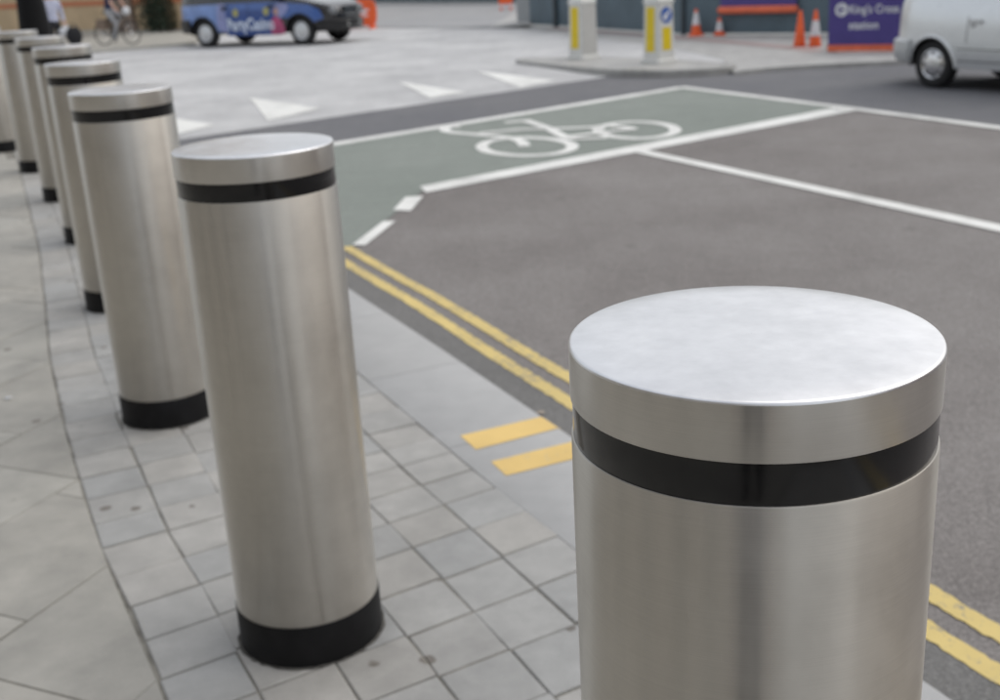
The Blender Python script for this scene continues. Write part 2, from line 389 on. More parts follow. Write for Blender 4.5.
# painted bicycle
CZ = RZ + .0122
mb = MB()
fw = [(0.91, 12.38), (0.88, 12.23), (0.82, 12.11), (0.74, 12.01), (0.64, 11.95), (0.52, 11.94), (0.4, 11.96), (0.28, 12.02), (0.16, 12.13), (0.06, 12.26), (-0.02, 12.41), (-0.06, 12.58), (-0.08, 12.76), (-0.06, 12.92), (-0.01, 13.07), (0.07, 13.18), (0.18, 13.25), (0.31, 13.27), (0.45, 13.24), (0.58, 13.16), (0.7, 13.04), (0.8, 12.9), (0.87, 12.73), (0.91, 12.55)]
rw = [(2.15, 13.16), (2.11, 13.0), (2.04, 12.87), (1.96, 12.77), (1.86, 12.7), (1.75, 12.68), (1.64, 12.7), (1.54, 12.77), (1.45, 12.87), (1.37, 13.0), (1.32, 13.16), (1.29, 13.33), (1.29, 13.51), (1.33, 13.68), (1.39, 13.83), (1.48, 13.95), (1.58, 14.02), (1.7, 14.05), (1.82, 14.02), (1.93, 13.95), (2.03, 13.83), (2.1, 13.68), (2.15, 13.51), (2.16, 13.33)]
stroke(fw, .135, CZ, True, mb); stroke(rw, .135, CZ, True, mb)
for i, s in enumerate(([(-0.33, 14.5), (-0.46, 14.5), (-0.53, 14.33), (-0.45, 14.05), (-0.12, 13.70), (0.19, 13.38), (0.36, 13.02), (0.40, 12.6)], [(-0.10, 13.78), (0.42, 13.92), (0.95, 13.80), (1.28, 13.78)],
          [(0.22, 14.62), (0.42, 14.68), (0.57, 14.66)], [(0.52, 14.6), (0.73, 13.88), (0.89, 13.05), (1.09, 12.88), (1.33, 12.85)], [(1.2, 13.68), (1.44, 13.8), (1.72, 13.42)], [(0.89, 13.05), (1.25, 13.25), (1.72, 13.42)])):
    stroke(smooth_poly(s), .13, CZ + .001 * (i + 1), False, mb)
mb.build('cycle_symbol', 'white', road)

# raised table of pale paving with a ramp at its front edge
e0, e1 = np.array([-3.94, 14.82]), np.array([1.935, 19.62])
ed = (e1 - e0) / np.linalg.norm(e1 - e0); en = np.array([-ed[1], ed[0]])
TZ = -.08
def tp(s, d): p = e0 + ed * s + en * d; return (float(p[0]), float(p[1]))
tb = MB()
v = [(*tp(-30, 0), RZ + .004), (*tp(9.3, 0), RZ + .004), (*tp(-30, 2.2), TZ), (*tp(9.3, 2.2), TZ), (5.2, 19.6, TZ), (9, 20, TZ), (9, 32, TZ), (1.3, 34.6, TZ), (-1.0, 37.0, TZ), (-11.3, 47.9, TZ), (-40, 60, TZ), (-40, -5, TZ)]
tb.add(v, [(0, 1, 3, 2), (2, 3, 4, 5, 6, 7, 8, 9, 10, 11)])
table = tag(tb.build('raised_table', 'table'), kind='structure')
def rampz(x, y):
    d = float(np.dot(np.array([x, y]) - e0, en)); return RZ + .004 + (TZ - RZ - .004) * min(max(d / 2.2, 0), 1)
for tri in ([(-3.814, 18.956), (-2.446, 17.178), (-3.033, 16.126)], [(-1.495, 20.23), (-.301, 18.384), (-.85, 17.862)], [(-.166, 21.489), (1.171, 19.472), (.561, 18.716)], [(-5.2, 17.6), (-3.747, 15.968), (-4.1, 15.15)], [(-7.5, 16.2), (-6.1, 14.4), (-6.5, 13.4)]):
    ring = []                                            # follow the ramp's slope and its top edge
    for i in range(3):
        a0, b0 = tri[i], tri[(i + 1) % 3]
        for t in (0, .25, .5, .75): ring.append((a0[0] + (b0[0] - a0[0]) * t, a0[1] + (b0[1] - a0[1]) * t))
    c = (sum(p[0] for p in tri) / 3, sum(p[1] for p in tri) / 3)
    V = [(*c, rampz(*c) + .012)] + [(x, y, rampz(x, y) + .008) for x, y in ring]
    mesh('triangle_marking', V, [(0, 1 + i, 1 + (i + 1) % 12) for i in range(12)], 'white', table)
# far carriageway beyond the table
tag(sheet('far_road', [(-11.2, 48.2), (-1.0, 37.2), (1.5, 34.9), (4.5, 45), (6, 80), (-30, 90), (-26, 62)], TZ + .006, 'farroad'), kind='structure')

# ------------------------------------------------------------------ near footway
pv = []
for u in [-12, -8, -4.2] + us[1:] + [19]: pv.append(nu(Kn(u) - .40, u))
pv += [(-16, 34), (-30, 34), nu(-9, -12)]
pavement = tag(sheet('pavement', pv, -.0065, 'mortar'), kind='structure')
def piece(name, poly, ztop, depth, ch, mat, parent, mb=None):
    c = np.mean(np.array(poly), 0); n = len(poly); P = []
    def ring(k, z):
        out = []
        for p in poly:
            d = c - np.array(p); L = np.linalg.norm(d); q = np.array(p) + d / max(L, 1e-6) * k; out.append((float(q[0]), float(q[1]), z))
        return out
    tilt = (random.uniform(-.004, .004), random.uniform(-.004, .004))
    tz = lambda r: [(x, y, z + (x - c[0]) * tilt[0] + (y - c[1]) * tilt[1]) for x, y, z in r]
    V = ring(0, ztop - depth) + tz(ring(0, ztop - ch * .7)) + tz(ring(ch * 1.4, ztop))
    F = [(r * n + i, r * n + (i + 1) % n, (r + 1) * n + (i + 1) % n, (r + 1) * n + i) for r in (0, 1) for i in range(n)] + [tuple(range(2 * n, 3 * n))]
    if mb is not None: mb.add(V, F); return None
    ob = mesh(name, [(x - c[0], y - c[1], z) for x, y, z in V], F, mat, parent); ob.location = (float(c[0]), float(c[1]), 0); return ob
def slope(U): return float(np.interp(U, [1.6, 1.95, 2.45, 3.0, 5, 9], [.07, .12, .12, .02, -.02, -.03]))
rest = MB()
U0, PITCHU = 2.037 - .156 * 8, .156
cols = [U0 + PITCHU * k for k in range(-14, 80)]
jit = {}
for k in range(len(cols)):
    for r in range(6): jit[k, r] = random.uniform(-.009, .009)
for k in range(len(cols) - 1):
    for r in range(6):
        def pt(kk, rr):
            U = cols[kk]; Aa, Pp = lerp_tab(A_TAB, U), lerp_tab(P_TAB, U); n = Aa + (Pp - Aa) * rr / 6
            return n, U + slope(U) * (n - .15)
        g, h_ = random.uniform(.0012, .0022), random.uniform(.0020, .0034); dn = random.uniform(-.0016, .0016)
        a0 = pt(k, r); a1 = pt(k, r + 1); b1 = pt(k + 1, r + 1); b0 = pt(k + 1, r)
        j0, j1 = jit[k, r], jit[k + 1, r]
        sk = random.uniform(-.003, .003); q = [(a0[0] + g + dn, a0[1] + h_ + j0), (a1[0] - g + dn, a1[1] + h_ + j0), (b1[0] - g + dn + sk, b1[1] - h_ + j1), (b0[0] + g + dn + sk, b0[1] - h_ + j1)]
        poly = [nu(n * S, u * S) for n, u in q]
        zt = random.uniform(-.0025, .001)
        if 13 <= k < 63: piece('sett', poly, zt, .06, .004, 'sett', pavement)
        else: piece('sett', poly, zt, .06, .004, 'sett', pavement, mb=rest)
o = rest.build('distant_setts', 'sett', pavement); o['kind'] = 'stuff'
# large diagonal slabs, cut along the setts
ca, sa = math.cos(R(41)), math.sin(R(41))
joint0 = {-1: 1.353, 0: 1.536, 1: 2.15, 2: 2.355, 3: 2.917}
def clip(poly):
    out = []; f = lambda p: (lerp_tab(A_TAB, p[1]) - .006) - p[0]
    for i in range(len(poly)):
        p, q = poly[i], poly[(i + 1) % len(poly)]; fp, fq = f(p), f(q)
        if fp >= 0: out.append(p)
        if fp * fq < 0: t = fp / (fp - fq); out.append((p[0] + (q[0] - p[0]) * t, p[1] + (q[1] - p[1]) * t))
    return out
for k in range(-5, 16):
    y0, y1 = 1.854 + .42 * k, 1.854 + .42 * (k + 1)
    j = joint0.get(k, random.uniform(1.3, 1.9) + .37 * k)
    cuts = [j]
    while cuts[-1] < j + 2.4: cuts.append(cuts[-1] + random.choice((.46, .52, .6, .68)))
    while cuts[0] > j - 3.0: cuts.insert(0, cuts[0] - random.choice((.46, .52, .6, .68)))
    for a0, a1 in zip(cuts, cuts[1:]):
        g = .002
        q = [(a0 + g, y0 + g), (a1 - g, y0 + g), (a1 - g, y1 - g), (a0 + g, y1 - g)]
        q = [(ca * x - sa * y, sa * x + ca * y) for x, y in q]
        if max(p[0] for p in q) < -2.2 or min(p[1] for p in q) > 9.5 or max(p[1] for p in q) < -.2: continue
        q = clip(q)
        if len(q) < 3: continue
        ar = .5 * abs(sum(q[i][0] * q[(i + 1) % len(q)][1] - q[(i + 1) % len(q)][0] * q[i][1] for i in range(len(q))))
        if ar < .004: continue
        piece('paving_slab', [nu(n * S, u * S) for n, u in q], random.uniform(-.0025, .0005), .06, .003, 'slab', pavement)
# plain stretches of the same footway further off
mb = MB()
mb.add([(*p, -.004) for p in (nu(-3.05, -12), nu(-9, -12), nu(-9, 32), nu(-3.05, 32))], [(0, 1, 2, 3)])
mb.add([(*p, -.004) for p in (nu(-3.05, 13.2), nu(.45, 13.2), nu(.7, 32), nu(-3.05, 32))], [(0, 1, 2, 3)])
mb.add([(*p, -.004) for p in (nu(-3.05, -.3), nu(.2, -.3), nu(.2, -12), nu(-3.05, -12))], [(0, 1, 2, 3)])
mb.build('footway_surface', 'slab', pavement)
# kerb
kb = MB()
for i in range(len(us) - 1):
    u0, u1 = us[i], us[i + 1]
    a = [nu(Pn(u0) + .02, u0), nu(Kn(u0) - .02, u0), nu(Kn(u1) - .02, u1), nu(Pn(u1) + .02, u1)]
    kb.prism(a, -.25, -.02)
kerb = tag(kb.build('kerb', 'mortar'), kind='structure')
u = 2.85 * S - .92 * 8; kj = []
while u < 13.2: kj.append(u); u += random.choice((.86, .92, .98)) if abs(u - 3.99) > .3 else .92
for u0, u1 in zip(kj, kj[1:]):
    N = 4; g = .002
    uu = [u0 + g + (u1 - u0 - 2 * g) * i / N for i in range(N + 1)]
    sec = lambda u: [(Pn(u) + .004, -.2), (Pn(u) + .004, -.003), (Pn(u) + .008, 0), (Kn(u) - .022, 0), (Kn(u) - .012, -.003), (Kn(u) - .003, -.012), (Kn(u), -.025), (Kn(u) + .006, RZ - .05)]
    V = []; F = []
    for t in uu: V += [(*nu(n, t), z) for n, z in sec(t)]
    L = 8
    for i in range(N):
        for q in range(L - 1): F.append((i * L + q, i * L + q + 1, (i + 1) * L + q + 1, (i + 1) * L + q))
    F += [tuple(range(L)), tuple(range(N * L, N * L + L))]
    mesh('kerb_stone', V, F, 'kerb', kerb, smooth=40)
for q in ([(-.18, 4.266), (.128, 4.405), (.19, 4.272), (-.116, 4.116)], [(-.059, 3.994), (.254, 4.137), (.318, 4.003), (-.004, 3.861)]):
    nn = [(p[0] * ND[0] + p[1] * ND[1], p[0] * UD[0] + p[1] * UD[1]) for p in q]
    (na, ua), (nb, ub), (nc, uc), (nd, ud_) = nn
    rows = []
    for u_f in (0, .5, 1):
        uL, uR = ua + (ud_ - ua) * u_f, ub + (uc - ub) * u_f; nL = na + (nd - na) * u_f
        k_ = Kn(uR); rows.append([(*nu(nL, uL), .002), (*nu(k_ - .02, uR), .002), (*nu(k_ - .001, uR), -.011), (*nu(k_ + .002, uR), -.025), (*nu(k_ + .006, uR), -.1)])
    V = [p for r_ in rows for p in r_]; F = [(i * 5 + j, i * 5 + j + 1, (i + 1) * 5 + j + 1, (i + 1) * 5 + j) for i in range(2) for j in range(4)]
    mesh('loading_mark', V, F, 'blip', kerb)

# footway along the far brick building
mb = MB(); mb.prism([(-8.6, 35.6), (-11.5, 34.3), (-16, 34.0), (-40, 40), (-40, 75), (-22, 56), (-10, 45)], TZ - .05, 0.0)
tag(mb.build('far_footway', 'footway'), kind='structure')
# pavement in front of the hoarding
mb = MB(); mb.prism([(4.0, 18.75), (4.6, 19.05), (5.4, 19.14), (6.68, 19.03), (8.3, 18.86), (20, 16.0), (24, 30), (6, 38), (1.2, 37.0), (1.0, 34.5), (3.9, 24.5), (4.3, 21.0)], RZ, TZ + .008)
hp = tag(mb.build('hoarding_pavement', 'farpave'), kind='structure')
stroke([(1.98, 33.5), (4.52, 26.9), (5.95, 22.6), (6.12, 21.4)], .42, TZ + .014).build('red_tactile_strip', 'red', hp)
# pale spoil heap by the hoarding's far corner is a dropped kerb apron
mesh('kerb_apron', [(.2, 35.6, TZ + .01), (1.4, 34.5, .02), (1.9, 45, .02), (1.2, 45, TZ + .01)], [(0, 1, 2, 3)], 'farpave', hp)
# traffic island
isl = smooth_poly([(.62, 22.75), (1.36, 21.06), (2.1, 19.75), (2.86, 19.08), (3.6, 18.95), (4.12, 19.2), (4.05, 19.75), (3.2, 21.2), (1.9, 22.5), (1.0, 23.1)], 5, True)
c = np.mean(np.array(isl), 0); sh = lambda k: [tuple(c + (np.array(p) - c) * k) for p in isl]
n = len(isl); V = [(*p, RZ - .02) for p in sh(1)] + [(*p, -.035) for p in sh(.995)] + [(*p, -.02) for p in sh(.985)] + [(*p, -.02) for p in sh(.88)]
F = [(r * n + i, r * n + (i + 1) % n, (r + 1) * n + (i + 1) % n, (r + 1) * n + i) for r in range(3) for i in range(n)]
island = tag(mesh('traffic_island', V, F, 'islandkerb', smooth=30), kind='structure')
sheet('island_paving', sh(.88), -.022, 'farpave', island)
mesh('broken_kerb_gap', [(2.30, 19.53, -.03), (2.62, 19.25, -.03), (2.62, 19.25, -.135), (2.30, 19.53, -.135), (2.33, 19.62, -.012), (2.68, 19.34, -.012)], [(0, 1, 2, 3), (4, 5, 1, 0)], 'mortar', island)

# ------------------------------------------------------------------ bollards
def make_bollard():
    b = empty('bollard'); r = .2008
    mb = MB(); mb.lathe([(r - .004, .118), (r, .122), (r, 1.2895), (r - .0008, 1.2910), (r - .004, 1.2915)], 128, cap=False); mb.build('post', 'steel', b, smooth=50)
    mb = MB(); mb.lathe([(r - .005, 1.3362), (r - .0008, 1.3365), (r, 1.3378), (r, 1.3960)], 128, cap=False); mb.build('cap', 'steelcap', b, smooth=60)
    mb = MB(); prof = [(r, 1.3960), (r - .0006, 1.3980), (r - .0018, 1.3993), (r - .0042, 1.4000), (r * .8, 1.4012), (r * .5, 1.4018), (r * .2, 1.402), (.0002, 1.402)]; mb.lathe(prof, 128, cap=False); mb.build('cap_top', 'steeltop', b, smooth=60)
    mb = MB(); mb.lathe([(r - .004, 1.285), (r - .0022, 1.290), (r - .0022, 1.338)], 128, cap=False); mb.build('black_band', 'black', b, smooth=60)
    mb = MB(); mb.lathe([(r + .003, -.01), (r + .003, .120), (r + .001, .124), (r - .01, .124)], 128, cap=False); mb.build('base_sleeve', 'blackbase', b, smooth=50)
    rr = []; n_ = 72
    for i in range(n_): t = 2 * math.pi * i / n_; rr.append((t, r + .007 + .007 * random.random()))
    V = [((r - .005) * math.cos(t), (r - .005) * math.sin(t), .004) for t, q in rr] + [(q * math.cos(t), q * math.sin(t), .0012) for t, q in rr]
    mesh('base_contact_ring', V, [(i, (i + 1) % n_, n_ + (i + 1) % n_, n_ + i) for i in range(n_)], 'contactring', b, smooth=60)  # thin ring added to darken the foot where it meets the paving
    return b
POS = [(.276, 1.188), (-.591, 2.903), (-1.466, 4.724), (-2.227, 6.577), (-2.993, 8.463), (-3.807, 10.272), (-4.682, 12.028), (-5.74, 13.75)]
LAB = ['largest steel bollard in sharp focus at the front right', 'steel bollard second nearest, its full height and black base in view at centre left',
       'third steel bollard from the front, just left of the full height one', 'fourth steel bollard from the front, half hidden behind the third',
       'fifth steel bollard from the front, its top rim just above the fourth', 'sixth steel bollard from the front, far left, top below the black column',
       'seventh steel bollard from the front, its top cut by the left picture edge', 'farthest steel bollard, only its post and black base at the left picture edge']
proto = make_bollard()
for i, p in enumerate(POS):
    b = proto if i == 0 else copy_tree(proto)
    b.location = (p[0], p[1], 0); b.rotation_euler.z = i * 1.7
    tag(b, LAB[i], 'bollard', 'steel bollards along the kerb')

# ------------------------------------------------------------------ text
def text_mesh(txt, size, bold=.02):
    cu = bpy.data.curves.new('t', 'FONT'); cu.body = txt; cu.size = size; cu.resolution_u = 3; cu.offset = size * bold
    o = bpy.data.objects.new('t', cu); col.objects.link(o); bpy.context.view_layer.update()
    me = bpy.data.meshes.new_from_object(o.evaluated_get(bpy.context.evaluated_depsgraph_get()))
    v = [tuple(x.co) for x in me.vertices]; f = [tuple(p.vertices) for p in me.polygons]
    bpy.data.objects.remove(o); bpy.data.curves.remove(cu); bpy.data.meshes.remove(me); return v, f

# ------------------------------------------------------------------ taxis
WB, XR, XF = 2.886, -1.0, 3.80
XC, HL = (XR + XF) / 2, (XF - XR) / 2
PROF = [(.22, .925), (.30, .950), (.42, .978), (.55, .994), (.60, 1.0), (.66, .998), (.80, .994), (.94, .982), (1.06, .955), (1.15, .922), (1.22, .885)]
def wid(x):
    t = abs(x - XC) / HL; return .885 * max(0.0, 1 - t ** 7) ** .36
def side(x, z): return wid(x) * float(np.interp(z, [p[0] for p in PROF], [p[1] for p in PROF]))
TOP = [(XR, .72), (-.985, .90), (-.96, 1.0), (-.91, 1.07), (-.84, 1.12), (-.775, 1.22), (-.62, 1.56), (-.42, 1.75), (-.15, 1.84), (.6, 1.88), (1.5, 1.87), (1.85, 1.80), (2.05, 1.66), (2.50, 1.20), (2.58, 1.12), (3.2, 1.0), (3.55, .92), (3.72, .80), (XF, .62)]
def taxi(loc, rz, sc, livery, silver):
    t = empty('taxi', loc, rz, scale=sc)
    BELT = 1.22 if silver else 1.06
    bodym = M['silver'] if silver else M['carblack']
    xs = sorted(set([XC - HL * math.cos(math.pi * i / 46) for i in range(47)] + [-.46 + .92 * i / 26 for i in range(27)] + [WB - .46 + .92 * i / 26 for i in range(27)] + [2.0, 2.1, 2.5, 2.56]))
    xs[0] += .003; xs[-1] -= .003
    AR = .415
    def sill(x):
        z = .30 + .12 * max(0, (abs(x - XC) / HL - .72) / .28)
        for c in (0, WB):
            d = abs(x - c)
            if d < AR: z = max(z, .30 + math.sqrt(AR * AR - d * d))
        return z
    rows = []
    for x in xs:
        zt = float(np.interp(x, [p[0] for p in TOP], [p[1] for p in TOP])); zb = min(sill(x), zt - .1); zs = []
        belt = min(BELT, zt - .05); ring = []
        for i in range(11):
            z = zb + (belt - zb) * i / 10; ring.append((x, side(x, z), z))
        wb = side(x, belt); hh = zt - belt
        tum = .20 * min(1, hh / .75)
        for f_, k in ((.35, .45), (.7, .8), (.88, 1.0)): ring.append((x, wb * (1 - tum * k * .9) - .02 * f_, belt + hh * f_))
        ring.append((x, wb * (1 - tum) * .80, belt + hh * .965)); ring.append((x, wb * (1 - tum) * .4, belt + hh * .995)); ring.append((x, 0, zt))
        rows.append(ring)
    L = len(rows[0]); V = []; F = []
    for s_ in (-1, 1):
        b0 = len(V)
        for rg in rows: V += [(x, y * s_, z) for x, y, z in rg]
        for i in range(len(rows) - 1):
            for j in range(L - 1): F.append((b0 + i * L + j, b0 + i * L + j + 1, b0 + (i + 1) * L + j + 1, b0 + (i + 1) * L + j))
    for i in (0, len(rows) - 1):                       # close both ends
        for j in range(L - 1): F.append((i * L + j, i * L + j + 1, len(rows) * L + i * L + j + 1, len(rows) * L + i * L + j))
    body = mesh('body', V, F, bodym, t, smooth=35)
    # dark underbody with wheel wells
    mb = MB(); mb.box((XC, 0, .43), (3.9, 1.40, .20)); mb.build('underbody', 'blackpaint', t)
    for c in (0, WB):
        V_ = [(c + .405 * math.cos(q), y_, .335 + .375 * math.sin(q)) for y_ in (-.845, .845) for q in np.linspace(-.1, math.pi + .1, 19)]
        mesh('wheel_well', V_, [(i, i + 1, i + 20, i + 19) for i in range(18)], 'blackpaint', t)
    def panel(name, pts, mat, off=.004, parent=t, both=True):
        """a thin panel lying on the body side; pts are (x, z) outline, densified"""
        xs_ = [p[0] for p in pts]; bm = bmesh.new()
        f = bm.faces.new([bm.verts.new((p[0], 0, p[1])) for p in pts])
        x0, x1, z0, z1 = min(xs_), max(xs_), min(p[1] for p in pts), max(p[1] for p in pts)
        k = x0 + .06
        while k < x1: bmesh.ops.bisect_plane(bm, geom=bm.verts[:] + bm.edges[:] + bm.faces[:], plane_co=(k, 0, 0), plane_no=(1, 0, 0)); k += .06
        k = z0 + .08
        while k < z1: bmesh.ops.bisect_plane(bm, geom=bm.verts[:] + bm.edges[:] + bm.faces[:], plane_co=(0, 0, k), plane_no=(0, 0, 1)); k += .08
        bm.verts.ensure_lookup_table()
        v_ = [tuple(q.co) for q in bm.verts]; f_ = [tuple(q.index for q in ff.verts) for ff in bm.faces]; bm.free()
        for s_ in (-1, 1): mesh(name, [(x, s_ * (side(x, z) + off), z) for x, _, z in v_], f_, mat, parent, smooth=40)
    arch = lambda c, k: [(c + (AR + .012) * math.cos(a), .30 + (AR + .012) * math.sin(a)) for a in k]
    if livery:
        an = np.linspace(math.pi - .05, .35, 14)
        panel('livery_rear', [(-.84, .52)] + [(-.52, .52)] + [p for p in arch(0, np.linspace(math.pi - .55, .15, 12))] + [(.56, .36), (.56, 1.02), (-.84, 1.0)], 'carpale')
        panel('livery_lilac', [(.45, .45), (.60, .36), (.74, .34), (.72, 1.02), (.50, 1.02)], 'lilac', .007)
        panel('livery_door', [(.72, .26), (2.30, .26), (2.36, .62), (2.36, 1.02), (.72, 1.02)], 'carblue2', .006)
        panel('livery_upper', [(.72, .88), (2.36, .84), (2.36, 1.02), (.72, 1.02)], 'carblue', .009)
        panel('livery_wing', [(2.36, .66)] + arch(WB, np.linspace(math.pi - .9, .55, 10)) + [(3.50, .60), (3.42, .80), (3.15, .93), (2.75, .97), (2.36, 1.0)], 'carblue', .005)
        panel('livery_glow', [(2.30, .60), (2.52, .74), (2.62, .90), (2.52, .98), (2.36, 1.0), (2.22, .98)], 'lilac', .011)
        disc = lambda cx, cz, r_: [(cx + r_ * math.cos(k), cz + r_ * 1.15 * math.sin(k)) for k in np.linspace(0, 6.28, 13)[:-1]]
        panel('printed_chip', disc(1.05, .80, .085), 'chip', .012); panel('printed_chip', disc(1.96, .81, .085), 'chip', .012)
        panel('printed_figure', [(2.02, .36), (2.06, .55), (2.16, .66), (2.24, .70), (2.33, .66), (2.42, .55), (2.46, .36), (2.40, .27), (2.08, .27)], 'pink', .013)
        panel('printed_face', disc(2.25, .80, .075), 'skinprint', .013)
        v, f = text_mesh('PartyCasino', .38, .03)
        xm = max(p[0] for p in v); sx = 1.40 / xm
        P = [(.76 + p[0] * sx, .40 + p[1]) for p in v]
        mesh('lettering', [(x, -(side(x, z) + .016), z) for x, z in P], f, 'lettering', t)
        v2 = [(2.30 - p[0] * sx, .40 + p[1]) for p in v]
        mesh('lettering', [(x, side(x, z) + .016, z) for x, z in v2], f, 'lettering', t)
    # doors: gap shade put in as thin dark strips, handles, trim
    for x in (.60, 1.42, 2.30):
        panel('door_gap', [(x, .30 if x > .7 else .62), (x + .012, .30 if x > .7 else .62), (x + .012, 1.0), (x, 1.0)], 'blackpaint' if not silver else 'gapgrey', .0125 if livery else .002)
    for x in (.74, 2.12):
        for s_ in (-1, 1):
            h = MB(); h.box((x, s_ * (side(x, .93) + .022), .935), (.20, .035, .045)); h.box((x - .05, s_ * (side(x, .88) + .008), .885), (.06, .02, .06)); h.build('door_handle', 'hubcap' if silver else 'blackpaint', t)
    if silver:
        panel('side_trim', [(.46, .58), (2.45, .58), (2.45, .645), (.46, .645)], 'silver', .022)
        panel('trim_line', [(.46, .566), (2.45, .566), (2.45, .58), (.46, .58)], 'gapgrey', .012)
        panel('trim_line', [(.46, .40), (2.45, .40), (2.45, .412), (.46, .412)], 'gapgrey', .012)
    for c in (0, WB):
        for s_ in (-1, 1):
            mb = MB(); mb.tube([(c + (AR + .006) * math.cos(a_), s_ * (side(c + (AR + .006) * math.cos(a_), .30 + (AR + .006) * math.sin(a_)) + .002), .30 + (AR + .006) * math.sin(a_)) for a_ in np.linspace(.0, math.pi, 25)], .022, 8); mb.build('arch_lip', bodym if silver else M['blackpaint'], t, smooth=60)
    # bumpers
    def bumper(x0, x1, z0, z1, name, mat):
        V_ = []; F_ = []; xs_ = np.linspace(x0, x1, 24); r = []
        prof = [(.0, z0), (.045, z0 + .04), (.068, (z0 + z1) / 2 + .02), (.060, z1 - .03), (.0, z1)]
        end = XR if x0 < 0 else XF
        path = []
        for s_ in (-1, 1):
            seq = [(x, s_ * wid(x)) for x in (np.linspace(x1, x0, 14) if x0 < 0 else np.linspace(x0, x1, 14))]
            path += seq if s_ < 0 else seq[::-1]
        for i, (x, y) in enumerate(path):
            a_ = path[max(i - 1, 0)]; b_ = path[min(i + 1, len(path) - 1)]; d = Vector((b_[0] - a_[0], b_[1] - a_[1])).normalized()
            nrm = Vector((d.y, -d.x)) if (x0 > 0) else Vector((-d.y, d.x))
            if nrm.dot(Vector((x - XC, y))) < 0: nrm = -nrm
            V_ += [(x + nrm.x * o_, y + nrm.y * o_, z) for o_, z in prof]
        for i in range(len(path) - 1):
            for j in range(4): F_.append((i * 5 + j, i * 5 + j + 1, i * 5 + 6 + j, i * 5 + 5 + j))
        F_ += [tuple(range(5)), tuple(range(len(V_) - 5, len(V_)))]
        return mesh(name, V_, F_, mat, t, smooth=40)
    bumper(XR + .004, -.405, .34, .67, 'rear_bumper', 'silvertrim' if silver else 'blackpaint')
    bumper(WB + .46, XF - .004, .30, .56, 'front_bumper', 'silvertrim' if silver else 'blackpaint')
    # windows
    def glass(x0, x1, z1=1.66):
        z0 = BELT + .04
        V_ = []; F_ = []
        for s_ in (-1, 1):
            q = []
            for x, z in ((x0, z0), (x1, z0), (x1 - .05, z1), (x0 + .05, z1)):
                zt = float(np.interp(x, [p[0] for p in TOP], [p[1] for p in TOP])); belt = BELT; hh = zt - belt; f_ = (z - belt) / hh
                k = float(np.interp(f_, [0, .35, .7, .88], [0, .45, .8, 1.0])); y = side(x, belt) * (1 - .20 * min(1, hh / .75) * k * .9) - .02 * f_
                q.append((x, s_ * (y + .006), z))
            mesh('side_window', q, [(0, 1, 2, 3)], 'glass', t)
    glass(-.38, .52); glass(.62, 1.38); glass(1.46, 1.98)
    mesh('windscreen', [(2.49, -.66, 1.16), (2.49, .66, 1.16), (2.07, .58, 1.62), (2.07, -.58, 1.62)], [(0, 1, 2, 3)], 'glass', t)
    mesh('rear_window', [(-.755, -.6, 1.30), (-.755, .6, 1.30), (-.635, .52, 1.56), (-.635, -.52, 1.56)], [(0, 1, 2, 3)], 'glass', t)
    mb = MB(); mb.box((1.75, 0, 1.88), (.12, .55, .14)); mb.build('roof_sign', 'chip', t)
    # front and rear lamps, grille, plate
    for s_ in (-1, 1):
        mb = MB(); mb.lathe([(.10, 3.58), (.10, 3.71), (.07, 3.735), (.01, 3.74)], 20, (0, s_ * .56, .76), 'x'); mb.build('headlight', 'lens', t, smooth=50)
        mb = MB(); mb.box((-.915, s_ * .44, .82), (.05, .12, .22)); mb.build('tail_light', 'redlens', t)
        mb = MB(); mb.box((2.33, s_ * .98, 1.10), (.10, .16, .13)); mb.build('wing_mirror', 'blackpaint', t)
    mb = MB(); mb.box((3.755, 0, .73), (.05, .62, .24)); gr = mb.build('grille', 'blackpaint', t)
    for k in range(5): mb = MB(); mb.box((3.785, 0, .64 + .045 * k), (.012, .58, .014)); mb.build('grille_bar', 'chrome', gr)
    mb = MB(); mb.box((XF + .045, 0, .45), (.015, .52, .11)); mb.build('number_plate', 'plate', t)
    mb = MB(); mb.box((XR - .05, 0, .50), (.015, .52, .11)); mb.build('number_plate', 'plate', t)
    # wheels
    for x in (0, WB):
        for s_ in (-1, 1):
            wh = empty('wheel', (x, s_ * .735, .334), parent=t)
            mb = MB(); mb.lathe([(.20, -.085), (.25, -.095), (.305, -.092), (.328, -.07), (.334, -.03), (.334, .03), (.328, .07), (.305, .092), (.25, .095), (.20, .085)], 36, axis='y', cap=False); mb.build('tyre', 'tyre', wh, smooth=50)
            d = s_
            mb = MB(); mb.lathe([(.208, .090 * d), (.195, .094 * d), (.175, .080 * d), (.12, .098 * d), (.06, .103 * d), (.055, .115 * d), (.005, .118 * d)], 32, axis='y', cap=False); rim = mb.build('hubcap', 'chrome' if silver else 'hubcap', wh, smooth=40)
            if silver:
                for k in range(8):
                    a_ = k * math.pi / 4; mb = MB(); mb.lathe([(.022, .088 * d), (.020, .100 * d), (.002, .100 * d)], 10, (.150 * math.cos(a_), 0, .150 * math.sin(a_)), 'y', cap=False); mb.build('hub_hole', 'blackpaint', rim)
    return t
t1 = taxi((-7.852 - .30, 33.971 + .62, TZ), R(-27), 1.15, True, False)
t1.location = (-7.852 + 1.15 * .80 * math.sin(R(27)) * 1.0, 33.971 + 1.15 * .80 * math.cos(R(27)), TZ)
tag(t1, 'blue and black taxi with printed advert driving past the brick building', 'taxi')
t2 = taxi((0, 0, RZ), R(-63), .95, False, True)
hd = R(-63); t2.location = (6.052 - .95 * .80 * math.sin(hd), 15.735 + .95 * .80 * math.cos(hd), RZ)
tag(t2, 'silver taxi cut by the right picture edge, seen from its rear wheel', 'taxi')

